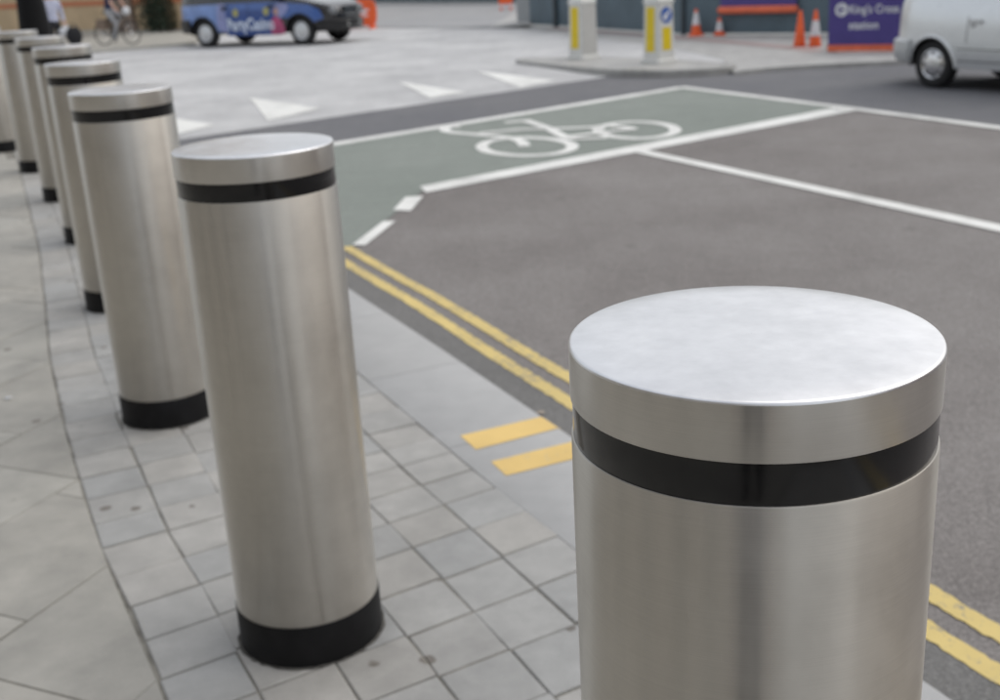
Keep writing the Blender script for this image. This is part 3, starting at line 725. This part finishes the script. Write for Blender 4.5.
# ------------------------------------------------------------------ hoardings and signs
def hoarding(name, pts, hgt, mats, label):
    c = pts[0]; h = empty(name, (c[0], c[1], 0)); k = 0
    for (x0, y0), (x1, y1) in zip(pts, pts[1:]):
        L = math.hypot(x1 - x0, y1 - y0); nseg = max(1, round(L / 1.22)); ang = math.atan2(y1 - y0, x1 - x0)
        for i in range(nseg):
            f0 = (i + .5) / nseg; mb = MB(); mb.box((x0 + (x1 - x0) * f0 - c[0], y0 + (y1 - y0) * f0 - c[1], hgt / 2 + TZ + .01), (L / nseg - .008, .04, hgt - .06), ang); mb.build('hoarding_panel', mats[k] if isinstance(mats, list) else mats, h)
            nx, ny = math.sin(ang), -math.cos(ang)
        k += 1
    return tag(h, label, 'hoarding')
h1 = hoarding('hoarding', [(1.15, 37.4), (1.49, 35.9), (4.73, 27.85), (8.65, 24.4), (16.5, 20.4)], 2.4, ['hoardlight', 'hoard', 'hoard', 'hoard'], 'slate blue site hoarding behind the white keep left bollards and cones')
for x, y in ((2.14, 34.2),): 
    mb = MB(); mb.box((x - 1.15, y - 37.4 - .08, 1.12), (.16, .10, 2.4), R(-68)); mb.build('post', 'hoardpost', h1)
x, y = 4.73, 27.85; mb = MB(); mb.box((x - 1.15, y - 37.46, 1.12), (.08, .08, 2.42), R(-50)); mb.build('post', 'hoardpost', h1)
# purple panel on the hoarding with a padded orange rail below
ang = math.atan2(24.4 - 27.85, 8.65 - 4.73)
px, py = 6.12, 26.53
pn = empty('purple_panel', (px, py, .35), ang)
pn.location = (px - .06 * -math.sin(ang) * -1, py - .08, .38)
tag(pn, 'purple panel with orange rail fixed to the slate hoarding between the cones', 'panel')
mb = MB(); mb.box((0, 0, .78), (1.86, .03, 1.20)); mb.build('board', 'signpurple', pn)
mb = MB(); mb.tube([(-.97, -.03, .10), (-.93, -.03, .10), (.93, -.03, .10), (.97, -.03, .10)], [.06, .085, .085, .06], 12); mb.build('rail', 'signorange', pn, smooth=50)
# station direction sign
sx0, sx1 = Vector((6.22, 21.20)), Vector((7.41, 20.15))
sd_ = (sx1 - sx0); SL = 1.75; sang = math.atan2(sd_.y, sd_.x) + R(8)
sg = empty('direction_sign', (sx0.x, sx0.y, TZ + .008), sang)
tag(sg, 'purple station direction sign with white arrow and orange foot strip', 'sign')
mb = MB(); mb.box((SL / 2, 0, .56), (SL, .04, .86)); mb.build('board', 'signpurple', sg)
mb = MB(); mb.box((SL / 2, -.004, .075), (SL, .05, .11)); mb.build('foot_strip', 'signorange', sg)
mb = MB(); mb.box((SL / 2, -.002, 1.0), (SL, .045, .025)); mb.build('top_edge', 'roundel', sg)
for x in (.10, SL - .1):
    mb = MB(); mb.box((x - .06, .16, .07), (.24, .30, .18), 0, .9); mb.box((x, .12, .45), (.04, .04, .7)); mb.build('foot_block', 'bolwhite', sg)
def flat_text(txt, size, x0, z0, xw, mat, parent, y=-.024):
    v, f = text_mesh(txt, size, .012); xm = max(p[0] for p in v); k = xw / xm if xw else 1
    return mesh('lettering', [(x0 + p[0] * k, y, z0 + p[1]) for p in v], f, mat, parent)
flat_text("King's Cross", .20, .36, .67, .86, 'whiteprint', sg); flat_text('station', .20, .36, .40, .52, 'whiteprint', sg)
dz, dx, dr = .735, .225, .115
mesh('arrow_disc', [(dx + dr * math.cos(k), -.0235, dz + dr * math.sin(k)) for k in np.linspace(0, 2 * math.pi, 25)[:-1]], [tuple(range(24))], 'whiteprint', sg)
mb = MB()
mb.add([(dx - .08, -.027, dz), (dx - .01, -.027, dz + .075), (dx + .03, -.027, dz + .075), (dx - .03, -.027, dz + .016), (dx + .08, -.027, dz + .016), (dx + .08, -.027, dz - .016), (dx - .03, -.027, dz - .016), (dx + .03, -.027, dz - .075), (dx - .01, -.027, dz - .075)], [(0, 1, 2, 3), (0, 3, 6), (3, 4, 5, 6), (0, 6, 7, 8)])
mb.build('arrow', 'signpurple', sg)
# keep left bollards
def keep_left(loc, rz, roundel, label):
    b = empty('keep_left_bollard', loc, rz)
    w0, w1 = .205, .185
    mb = MB()
    q = lambda w_, z: [(-w_ + .03, -w_, z), (w_ - .03, -w_, z), (w_, -w_ + .03, z), (w_, w_ - .03, z), (w_ - .03, w_, z), (-w_ + .03, w_, z), (-w_, w_ - .03, z), (-w_, -w_ + .03, z)]
    V = q(w0 + .03, 0) + q(w0 + .03, .05) + q(w0, .07) + q(w1, 1.0)
    F = [(r * 8 + i, r * 8 + (i + 1) % 8, (r + 1) * 8 + (i + 1) % 8, (r + 1) * 8 + i) for r in range(3) for i in range(8)] + [tuple(range(24, 32))]
    mb.add(V, F); mb.build('body', 'bolwhite', b)
    mb = MB(); V = q(w1 + .015, .995) + q(w1 + .02, 1.03) + q(w1 - .01, 1.10) + q(w1 - .08, 1.13)
    mb.add(V, [(r * 8 + i, r * 8 + (i + 1) % 8, (r + 1) * 8 + (i + 1) % 8, (r + 1) * 8 + i) for r in range(3) for i in range(8)] + [tuple(range(24, 32)), tuple(range(8))[::-1]]); mb.build('cap', 'bolwhite', b)
    yy = lambda z, o: -(w0 + (w1 - w0) * (z - .07) / .93) - o
    def face(name, x0, x1, z0, z1, mat, rot):
        P = [(x0, yy(z0, .004), z0), (x1, yy(z0, .004), z0), (x1, yy(z1, .004), z1), (x0, yy(z1, .004), z1)]
        if rot: P = [(-y, x, z) for x, y, z in P]
        return mesh(name, P, [(0, 1, 2, 3)], mat, b)
    face('reflector', -.105, .105, .20, .94, 'bolyellow', False)
    if roundel:
        face('reflector', -.10, .10, .22, .60, 'bolyellow', True)
        P = lambda r_, o: [(-(yy(.80 + r_ * math.sin(k), o)), r_ * math.cos(k), .80 + r_ * math.sin(k)) for k in np.linspace(0, 2 * math.pi, 25)[:-1]]
        mesh('roundel', P(.135, .004), [tuple(range(24))], 'roundel', b)
        pts = [(-.075, -.075), (-.075, .03), (-.045, 0), (.06, .085), (.085, .06), (0, -.045), (.03, -.075)]
        mesh('arrow', [(-yy(.80 + z_, .007), y_, .80 + z_) for y_, z_ in pts], [tuple(range(7))], 'whiteprint', b)
    else:
        face('side_moulding', -.17, .17, .10, .97, 'bolgrey', True)
    return tag(b, label, 'traffic bollard', 'white keep left bollards on the island')
keep_left((1.89, 22.2, -.02), R(-54), False, 'white island bollard with one yellow panel and plain grey side')
keep_left((3.06, 20.5, -.02), R(-55), True, 'white island bollard with blue roundel and two yellow panels')
# cones
def cone(loc, h, sleeve, label, rz=0, slim=1.0):
    c = empty('traffic_cone', loc, rz); b = h * .55 * slim
    mb = MB(); V = []
    mb.box((0, 0, .018), (b, b, .036)); mb.box((0, 0, .047), (b * .86, b * .86, .022), 0, .92); mb.build('base', 'orange', c)
    r = lambda z: (h * .19 * (slim * .6 + .4)) * (1 - z / h) + .028
    mb = MB(); mb.lathe([(r(.05), .05), (r(h * .97), h * .97), (r(h) * .8, h)], 24); mb.build('cone', 'orange', c, smooth=50)
    if sleeve:
        z0, z1 = sleeve; mb = MB(); mb.lathe([(r(h * z0) + .004, h * z0), (r(h * z1) + .004, h * z1)], 24, cap=False); mb.build('sleeve', 'sleeve', c, smooth=50)
    return tag(c, label, 'cone', 'cones by the hoarding')
cone((4.94, 27.30, TZ + .006), .60, (.42, .88), 'tall cone with broad white sleeve, left of a small cone', .3, .85)
cone((5.42, 27.0, TZ + .006), .40, (.28, .78), 'smallest cone, white middle, right of the tall sleeved cone', .2)
cone((6.12, 22.75, TZ + .006), .68, None, 'plain orange cone without sleeve beside the purple station sign', .3, .5)
cone((6.37, 22.58, TZ + .006), .68, (.30, .72), 'cone with white sleeve overlapping a plain orange cone', .1, .5)
# orange roadworks barrier beyond the blue taxi
br = empty('roadworks_barrier', (-4.15, 39.6, TZ), R(-8)); tag(br, 'rounded orange roadworks barrier behind the front of the blue taxi', 'barrier')
out = [(x * .72 + (.0 if abs(x) < 1 else 0), z) for x, z in [(-.8, .10), (-.95, .2), (-1, .4), (-1, .68), (-.93, .84), (-.76, .95), (.76, .95), (.93, .84), (1, .68), (1, .4), (.95, .2), (.8, .10)]]
V = [(x, -.03, z) for x, z in out] + [(x, .03, z) for x, z in out]; n = len(out)
mesh('frame', V, [tuple(range(n)), tuple(range(n, 2 * n))[::-1]] + [(i, (i + 1) % n, n + (i + 1) % n, n + i) for i in range(n)], 'orange', br)
for x in (-.55, .55): mb = MB(); mb.box((x, 0, .05), (.12, .6, .10)); mb.build('foot', 'orange', br)
for x, z, w_ in ((.16, .66, .20), (.36, .60, .22), (.22, .52, .26), (.34, .43, .16)): mb = MB(); mb.box((x, -.036, z), (w_, .008, .06), 0); mb.build('white_strip', 'whiteprint', br)
br2 = empty('roadworks_barrier', (1.03, 48.3, TZ), 0); tag(br2, 'small distant orange barrier at the far end of the road', 'barrier')
mb = MB(); mb.box((0, 0, .62), (.56, .06, .75)); mb.build('panel', 'orange', br2); mb = MB(); mb.box((0, -.036, .14), (.52, .01, .18)); mb.build('white_strip', 'sleeve', br2)
for x in (-.2, .2): mb = MB(); mb.box((x, 0, .06), (.08, .4, .12)); mb.build('foot', 'orange', br2)
# distant hoarding closing the view
h2 = hoarding('hoarding', [(-30, 88), (-8.4, 73), (1.2, 56.5), (6, 52)], 2.4, 'hoard', 'distant dark hoarding along the top edge across the far road')

# ------------------------------------------------------------------ people
def skin_body(name, joints, edges, root, parent, mats, pick):
    me = bpy.data.meshes.new(name); names = list(joints); idx = {k: i for i, k in enumerate(names)}
    me.from_pydata([joints[k][0] for k in names], [(idx[a_], idx[b_]) for a_, b_ in edges], [])
    o = bpy.data.objects.new(name, me); link(o)
    sm = o.modifiers.new('skin', 'SKIN'); sub = o.modifiers.new('sub', 'SUBSURF'); sub.levels = 2; sub.render_levels = 2
    if not me.skin_vertices: 
        bpy.context.view_layer.objects.active = o
    for i, k in enumerate(names):
        r_ = joints[k][1]; me.skin_vertices[0].data[i].radius = r_ if hasattr(r_, '__len__') else (r_, r_); me.skin_vertices[0].data[i].use_root = (k == root)
    bpy.context.view_layer.update()
    m2 = bpy.data.meshes.new_from_object(o.evaluated_get(bpy.context.evaluated_depsgraph_get())); bpy.data.objects.remove(o)
    m2.name = name; m2.materials.clear()
    for q in mats: m2.materials.append(M[q])
    for p in m2.polygons: p.material_index = pick(p.center); p.use_smooth = True
    return link(bpy.data.objects.new(name, m2), parent)
EDG = [('pel', 'waist'), ('waist', 'chest'), ('chest', 'neck'), ('neck', 'head'), ('head', 'crown'), ('chest', 'shL'), ('shL', 'elL'), ('elL', 'wrL'), ('wrL', 'haL'), ('chest', 'shR'), ('shR', 'elR'), ('elR', 'wrR'), ('wrR', 'haR'),
       ('pel', 'hipL'), ('hipL', 'knL'), ('knL', 'anL'), ('anL', 'toL'), ('pel', 'hipR'), ('hipR', 'knR'), ('knR', 'anR'), ('anR', 'toR')]
def fingers(parent, wrist, hand, mat='skin'):
    w_, h_ = Vector(wrist), Vector(hand); d = (h_ - w_).normalized(); s_ = d.orthogonal().normalized()
    for k in range(4):
        b = h_ + s_ * (.018 * (k - 1.5)); L = (.075, .085, .08, .06)[k]; mb = MB(); mb.tube([b - d * .01, b + d * L * .5, b + d * L + s_.cross(d) * .03], [.009, .0085, .006], 6); mb.build('finger', mat, parent, smooth=60)
    b = h_ - d * .03 + s_ * .03; mb = MB(); mb.tube([b, b + s_ * .03 + d * .03, b + s_ * .035 + d * .06], [.011, .010, .007], 6); mb.build('thumb', mat, parent, smooth=60)
def head_parts(p, top, face=(0, -1, 0)):
    mb = MB(); prof = [(.004, .115), (.05, .105), (.085, .07), (.10, .02), (.098, -.03), (.085, -.07)]
    mb.lathe(prof, 20, (top[0], top[1] + .012, top[2])); mb.build('hair', 'hair', p, smooth=60)
STAND = dict(pel=((0, 0, .95), (.15, .11)), waist=((0, 0, 1.10), (.14, .10)), chest=((0, .01, 1.36), (.17, .11)), neck=((0, 0, 1.52), .055), head=((0, -.01, 1.62), .085), crown=((0, -.01, 1.70), .085),
             shL=((.19, .0, 1.43), .065), elL=((.25, .02, 1.14), .048), wrL=((.25, -.08, .90), .034), haL=((.25, -.10, .82), (.04, .022)), shR=((-.19, .0, 1.43), .065), elR=((-.25, .02, 1.14), .048), wrR=((-.25, -.06, .90), .034), haR=((-.25, -.08, .82), (.04, .022)),
             hipL=((.09, 0, .88), .10), knL=((.10, -.03, .49), .065), anL=((.10, .01, .09), .045), toL=((.10, -.14, .045), (.045, .035)), hipR=((-.09, 0, .88), .10), knR=((-.11, .0, .49), .065), anR=((-.12, .06, .09), .045), toR=((-.12, -.09, .045), (.045, .035)))
def person(loc, rz, top, legs, label, sc=1.0):
    p = empty('person', loc, rz, scale=sc); tag(p, label, 'person')
    def pick(c):
        if c.z > 1.50: return 0
        if c.z > .98 and abs(c.x) < .3: return 1
        if c.z > .98: return 1
        if abs(c.x) > .19 and c.z > .7: return 0
        return 2 if c.z > .10 else 3
    skin_body('body', STAND, EDG, 'pel', p, ['skin', top, legs, 'shoe'], pick)
    for s_ in ('L', 'R'): fingers(p, STAND['wr' + s_][0], STAND['ha' + s_][0])
    head_parts(p, STAND['crown'][0]); return p
pp = person((-10.81, 30.3, 0), R(35), 'stripes', 'trousers', 'person in striped shirt and dark trousers beyond the far left bollards')
ph = person((-.04, -.42, 0), R(180), 'trousers', 'trousers', 'standing person in dark clothes mirrored in the nearest steel bollard', 1.06)
# bags it carries
wr = Vector((math.cos(R(35)) * .27, math.sin(R(35)) * .27, 0))
def carrier(name, loc, d, mat, label, strap):
    b = empty(name, loc, R(20)); x, y, z = d
    mb = MB(); V = []
    for zz, k in ((0, .55), (.04, .85), (z * .4, 1.08), (z * .75, .95), (z, .45)): V += [(x / 2 * k * math.copysign(abs(math.cos(q)) ** .7, math.cos(q)), y / 2 * k * math.sin(q), zz + .02 * math.sin(q * 2 + zz * 20)) for q in [i * math.pi / 7 for i in range(14)]]
    F = [(r * 14 + i, r * 14 + (i + 1) % 14, (r + 1) * 14 + (i + 1) % 14, (r + 1) * 14 + i) for r in range(4) for i in range(14)] + [tuple(range(14))[::-1], tuple(range(56, 70))]
    mb.add(V, F); mb.build('sack', mat, b, smooth=60)
    mb = MB(); mb.tube([(-x * .25, 0, z - .01), (-x * .15, 0, z + strap * .8), (0, 0, z + strap), (x * .15, 0, z + strap * .8), (x * .25, 0, z - .01)], .012, 6); mb.build('handle', mat, b, smooth=60)
    return tag(b, label, 'bag')
carrier('carrier_bag', (-10.81 + .27, 30.3 + .02, .62), (.34, .16, .20), 'bagwhite', 'white carrier bag in the hand of the person in stripes', .05)
carrier('shoulder_bag', (-10.81 + .46, 30.3 + .02, .40), (.38, .22, .42), 'trousers', 'black bag hanging low beside the white carrier bag', .08)
fp = person((1.62, 43.0, -.02), R(-60), 'orange', 'trousers', 'distant worker in dark trousers at the far corner of the hoarding')

# ------------------------------------------------------------------ bicycle and rider
bk = empty('bicycle', (-11.75, 37.1, 0), R(-22)); tag(bk, 'bicycle ridden along the far footway by the brick wall', 'bicycle')
wb_ = 1.06
for x in (0, wb_):
    wh = empty('wheel', (x, 0, .345), parent=bk)
    mb = MB(); ring = [(.335 * math.cos(k), 0, .335 * math.sin(k)) for k in np.linspace(0, 2 * math.pi, 33)]; mb.tube(ring, .019, 8); mb.build('tyre', 'tyre', wh, smooth=60)
    mb = MB()
    for k in range(14): a_ = k * math.pi / 7; mb.tube([(0, 0, 0), (.32 * math.cos(a_), 0, .32 * math.sin(a_))], .003, 4)
    mb.lathe([(.03, -.04), (.03, .04)], 10, (0, 0, 0), 'y'); mb.build('spokes', 'chrome', wh)
BBp, ST, HT, HB = (.44, 0, .28), (.28, 0, .86), (.87, 0, .84), (.93, 0, .66)
mb = MB(); 
for q in ([BBp, ST], [ST[:2] + (.80,), HT], [BBp, HB], [HT, HB], [(0, 0, .345), BBp], [(0, 0, .345), ST[:2] + (.80,)], [HB, (wb_, 0, .345)]): mb.tube(q, .02, 8)
mb.build('frame', 'blackpaint', bk, smooth=60)
mb = MB(); mb.tube([ST, (.25, 0, .96)], .014, 8); mb.box((.25, 0, .975), (.26, .14, .05)); mb.build('saddle', 'blackpaint', bk)
mb = MB(); mb.tube([HT, (.85, 0, 1.0)], .016, 8); mb.tube([(.80, -.28, 1.02), (.86, -.2, 1.02), (.86, .2, 1.02), (.80, .28, 1.02)], .014, 8); mb.build('handlebar', 'blackpaint', bk, smooth=60)
mb = MB(); mb.lathe([(.09, -.02), (.09, .0)], 20, BBp, 'y'); mb.tube([(.44, -.06, .28), (.50, -.08, .12)], .012, 6); mb.tube([(.44, .06, .28), (.38, .08, .44)], .012, 6); mb.box((.50, -.13, .11), (.09, .1, .025)); mb.box((.38, .13, .45), (.09, .1, .025)); mb.build('crank', 'blackpaint', bk)
mb = MB(); mb.lathe([(.005, -.12), (.08, -.10), (.115, -.03), (.115, .04), (.08, .11), (.005, .13)], 16, (.98, 0, .98), 'z'); mb.build('handlebar_bag', 'bagwhite', bk, smooth=60)
mb = MB(); mb.box((.05, .0, .62), (.34, .26, .30)); mb.build('rear_basket', 'brownwood', bk)
RIDE = dict(pel=((.27, 0, 1.06), (.14, .11)), waist=((.33, 0, 1.20), (.13, .10)), chest=((.45, 0, 1.44), (.16, .11)), neck=((.52, 0, 1.58), .055), head=((.56, 0, 1.68), .085), crown=((.57, 0, 1.76), .085),
            shL=((.47, .18, 1.48), .06), elL=((.66, .25, 1.24), .045), wrL=((.78, .27, 1.07), .034), haL=((.82, .26, 1.04), (.035, .022)), shR=((.47, -.18, 1.48), .06), elR=((.66, -.25, 1.24), .045), wrR=((.78, -.27, 1.07), .034), haR=((.82, -.26, 1.04), (.035, .022)),
            hipL=((.30, .09, 1.0), .095), knL=((.68, .12, .84), .065), anL=((.36, .13, .54), .045), toL=((.48, .13, .49), (.04, .03)), hipR=((.30, -.09, 1.0), .095), knR=((.66, -.12, .62), .065), anR=((.47, -.13, .20), .045), toR=((.60, -.13, .155), (.04, .03)))
rd = empty('person', (-11.75, 37.1, 0), R(-22)); tag(rd, 'cyclist in navy top and grey trousers riding by the brick wall', 'person')
def pick_r(c):
    if c.z > 1.56: return 0
    if c.z > 1.06 and not (c.x > .62): return 1
    if c.z > 1.0 and c.x > .62: return 0
    if (c.x > .42 and c.z < .18) or (c.x > .38 and .44 < c.z < .53 and c.y > 0): return 3
    return 2
skin_body('body', RIDE, EDG, 'pel', rd, ['skin', 'navy', 'greycloth', 'shoe'], pick_r)
for s_ in ('L', 'R'): fingers(rd, RIDE['wr' + s_][0], RIDE['ha' + s_][0])
head_parts(rd, RIDE['crown'][0])

# ------------------------------------------------------------------ lamp column beyond the bollards
lc = empty('lamp_column', (-6.47, 17.35, 0)); tag(lc, 'thick black lamp column behind the far left bollards', 'lamp column')
mb = MB(); mb.lathe([(.27, 0), (.27, .10), (.24, .14), (.228, .9), (.212, 1.3), (.185, 1.7), (.15, 2.2), (.09, 3.0), (.07, 6.5), (.065, 8.0)], 40); mb.build('column', 'column', lc, smooth=50)
mb = MB(); mb.box((0, -.235, .55), (.16, .02, .5)); mb.build('access_door', 'blackpaint', lc)
mb = MB(); mb.tube([(0, 0, 7.9), (.1, .1, 8.3), (.6, .3, 8.5), (1.1, .5, 8.5)], .05, 10); mb.box((1.4, .62, 8.5), (.7, .3, .12), R(24)); mb.build('lantern_arm', 'blackpaint', lc, smooth=40)

# ------------------------------------------------------------------ buildings
def building(name, p0, p1, depth, hgt, wall, label, floors, bays, base=None):
    p0, p1 = Vector(p0), Vector(p1); d = p1 - p0; L = d.length; ang = math.atan2(d.y, d.x)
    b = empty(name, (p0.x, p0.y, -.05), ang); tag(b, label, 'building')
    # the front runs along local +x and faces local -y; window openings are real recesses
    xs = [0]; zs = [0]; bw = L / bays
    wx = [(bw * i + bw * .28, bw * i + bw * .72) for i in range(bays)]
    fh = hgt / floors; wz = [(fh * j + fh * .32, fh * j + fh * .80) for j in range(floors)]
    gx = sorted({0, L, *[q for w_ in wx for q in w_]}); gz = sorted({0, hgt, *[q for w_ in wz for q in w_]})
    V = []; F = []; id_ = {}
    def vi(x, y, z):
        k = (round(x, 3), round(y, 3), round(z, 3))
        if k not in id_: id_[k] = len(V); V.append(k)
        return id_[k]
    for i in range(len(gx) - 1):
        for j in range(len(gz) - 1):
            x0, x1, z0, z1 = gx[i], gx[i + 1], gz[j], gz[j + 1]; op = any(abs(x0 - a_) < 1e-6 for a_, _ in wx) and any(abs(z0 - c_) < 1e-6 for c_, _ in wz)
            if op:
                r_ = .18
                F += [(vi(x0, 0, z0), vi(x1, 0, z0), vi(x1, r_, z0), vi(x0, r_, z0)), (vi(x0, 0, z1), vi(x1, 0, z1), vi(x1, r_, z1), vi(x0, r_, z1)), (vi(x0, 0, z0), vi(x0, 0, z1), vi(x0, r_, z1), vi(x0, r_, z0)), (vi(x1, 0, z0), vi(x1, 0, z1), vi(x1, r_, z1), vi(x1, r_, z0))]
            else: F.append((vi(x0, 0, z0), vi(x1, 0, z0), vi(x1, 0, z1), vi(x0, 0, z1)))
    F += [(vi(0, 0, 0), vi(0, 0, hgt), vi(0, depth, hgt), vi(0, depth, 0)), (vi(L, 0, 0), vi(L, 0, hgt), vi(L, depth, hgt), vi(L, depth, 0)), (vi(0, depth, 0), vi(L, depth, 0), vi(L, depth, hgt), vi(0, depth, hgt)), (vi(0, 0, hgt), vi(L, 0, hgt), vi(L, depth, hgt), vi(0, depth, hgt))]
    mesh('wall', V, F, wall, b)
    first = None
    for i, (a_, c_) in enumerate(wx):
        for j, (z0, z1) in enumerate(wz):
            if first is None:
                wn = MB(); w_, h_ = c_ - a_, z1 - z0; cx, cz = w_ / 2, h_ / 2
                for bx in ((w_ / 2, .03, w_, .06), (w_ / 2, h_ - .03, w_, .06), (w_ / 2, h_ / 2, w_ - .12, .04)): wn.box((bx[0], .14, bx[1]), (bx[2], .05, bx[3]))
                for x in (.03, w_ - .03): wn.box((x, .1402, h_ / 2), (.06, .05, h_ - .12))
                first = wn.build('window', 'sill', b); first.location = (a_, 0, z0)
                pm = mesh('pane', [(.05, .15, .05), (w_ - .05, .15, .05), (w_ - .05, .15, h_ - .05), (.05, .15, h_ - .05)], [(0, 1, 2, 3)], 'glass', first)
            else:
                wn = first.copy(); col.objects.link(wn); wn.parent = b; wn.location = (a_, 0, z0)
                q = pm.copy(); col.objects.link(q); q.parent = wn
    mb = MB(); mb.box((L / 2, -.06, hgt + .12), (L + .3, .5, .24)); mb.build('cornice', 'sill', b)
    return b, L
# the ochre wall in view at top left: blank at street level, windows start above it
fb, L = building('brick_building', (-34, 64.5), (-10.7, 43.94), 2.5, 13, 'stock', 'ochre brick building with orange band behind the cyclist, top left', 3, 9)
# its street level is blank brick with an orange course and a brown pier
mb = MB(); mb.box((L / 2, -.09, 1.9), (L - .01, .18, 3.8)); mb.build('street_level_wall', 'stock', fb)
mb = MB(); mb.box((L / 2, -.19, 1.16), (L - .02, .03, .20)); mb.build('brick_band', 'band', fb)
def along(px): return (Vector(px) - Vector((-34, 64.5))).length
mb = MB(); mb.box((along((-13.75, 46.6)), -.27, 1.9), (1.75, .18, 3.8)); mb.build('pier', 'brownwood', fb)
mb = MB(); mb.box((L / 2, -.21, .06), (L - .03, .05, .12)); mb.build('plinth', 'sill', fb)
# houses lining the street either side behind the viewer
building('brick_building', nu(-9.2, -34), nu(-9.2, 16), 9, 10, 'darkbrick', 'grey brick terrace beside the footway, left of the picture', 3, 13)
building('brick_building', nu(24, 2), nu(24, -46), 10, 11, 'redbrick', 'red brick terrace across the road, right of the picture', 3, 12)

# ------------------------------------------------------------------ hedge by the brick building
hg = empty('hedge', (-12.0, 44.6, 0), R(-42)); tag(hg, 'dark green clipped hedge between brick pier and blue taxi', 'hedge')
def leaf_mat():
    k = NT('hedge_leaf'); k.col(k.ramp(k.noise(7, 5, .7), [(.3, (.012, .022, .012)), (.7, (.035, .06, .03))])); k.setb(Roughness=.6); return k.m
M['leaf'] = leaf_mat()
mb = MB()
for i in range(5200):
    x, y, z = random.uniform(-.95, .95), random.uniform(-.45, .45), random.uniform(.06, 2.0)
    f_ = 1 + .10 * math.sin(x * 7 + z * 3) + .06 * math.sin(z * 11 + x * 5)
    if abs(x) > .90 * f_ or abs(y) > .40 * f_: continue
    a_, b_ = random.uniform(0, 6.28), random.uniform(-1, 1); s_ = random.uniform(.035, .07)
    d1 = Vector((math.cos(a_), math.sin(a_), b_)).normalized() * s_; d2 = d1.orthogonal().normalized() * s_ * .5; p = Vector((x, y, z))
    mb.add([p - d1, p + d2, p + d1, p - d2], [(0, 1, 2, 3)])
mb.build('foliage', 'leaf', hg)
mb = MB()
for x in (-.6, 0, .6): mb.tube([(x, 0, 0), (x + .05, .02, .7), (x - .04, 0, 1.6)], [.04, .03, .012], 6)
mb.build('stem', 'brownwood', hg)

# ------------------------------------------------------------------ litter on road and paving
def bit(x, y, z, r_, mat, name, label, cat):
    k = 7; V = [(x + r_ * random.uniform(.7, 1.2) * math.cos(i * 6.283 / k), y + r_ * .7 * random.uniform(.7, 1.2) * math.sin(i * 6.283 / k), z + random.uniform(.001, .008)) for i in range(k)] + [(x, y, z + .012)]
    tag(mesh(name, V, [(i, (i + 1) % k, k) for i in range(k)] + [tuple(range(k))[::-1]], mat), label, cat)
bit(-.27, 5.58, RZ + .012, .03, 'leafbit', 'dry_leaf', 'small pale leaf in the gutter beside the double yellow lines', 'leaf')
bit(.165, 4.78, RZ + .012, .022, 'leafbit', 'dry_leaf', 'tiny pale leaf in the gutter near the yellow kerb marks', 'leaf')
bit(-2.30, 5.02, .0, .02, 'bagwhite', 'paper_scrap', 'white scrap of paper on the slabs at the left edge', 'litter')
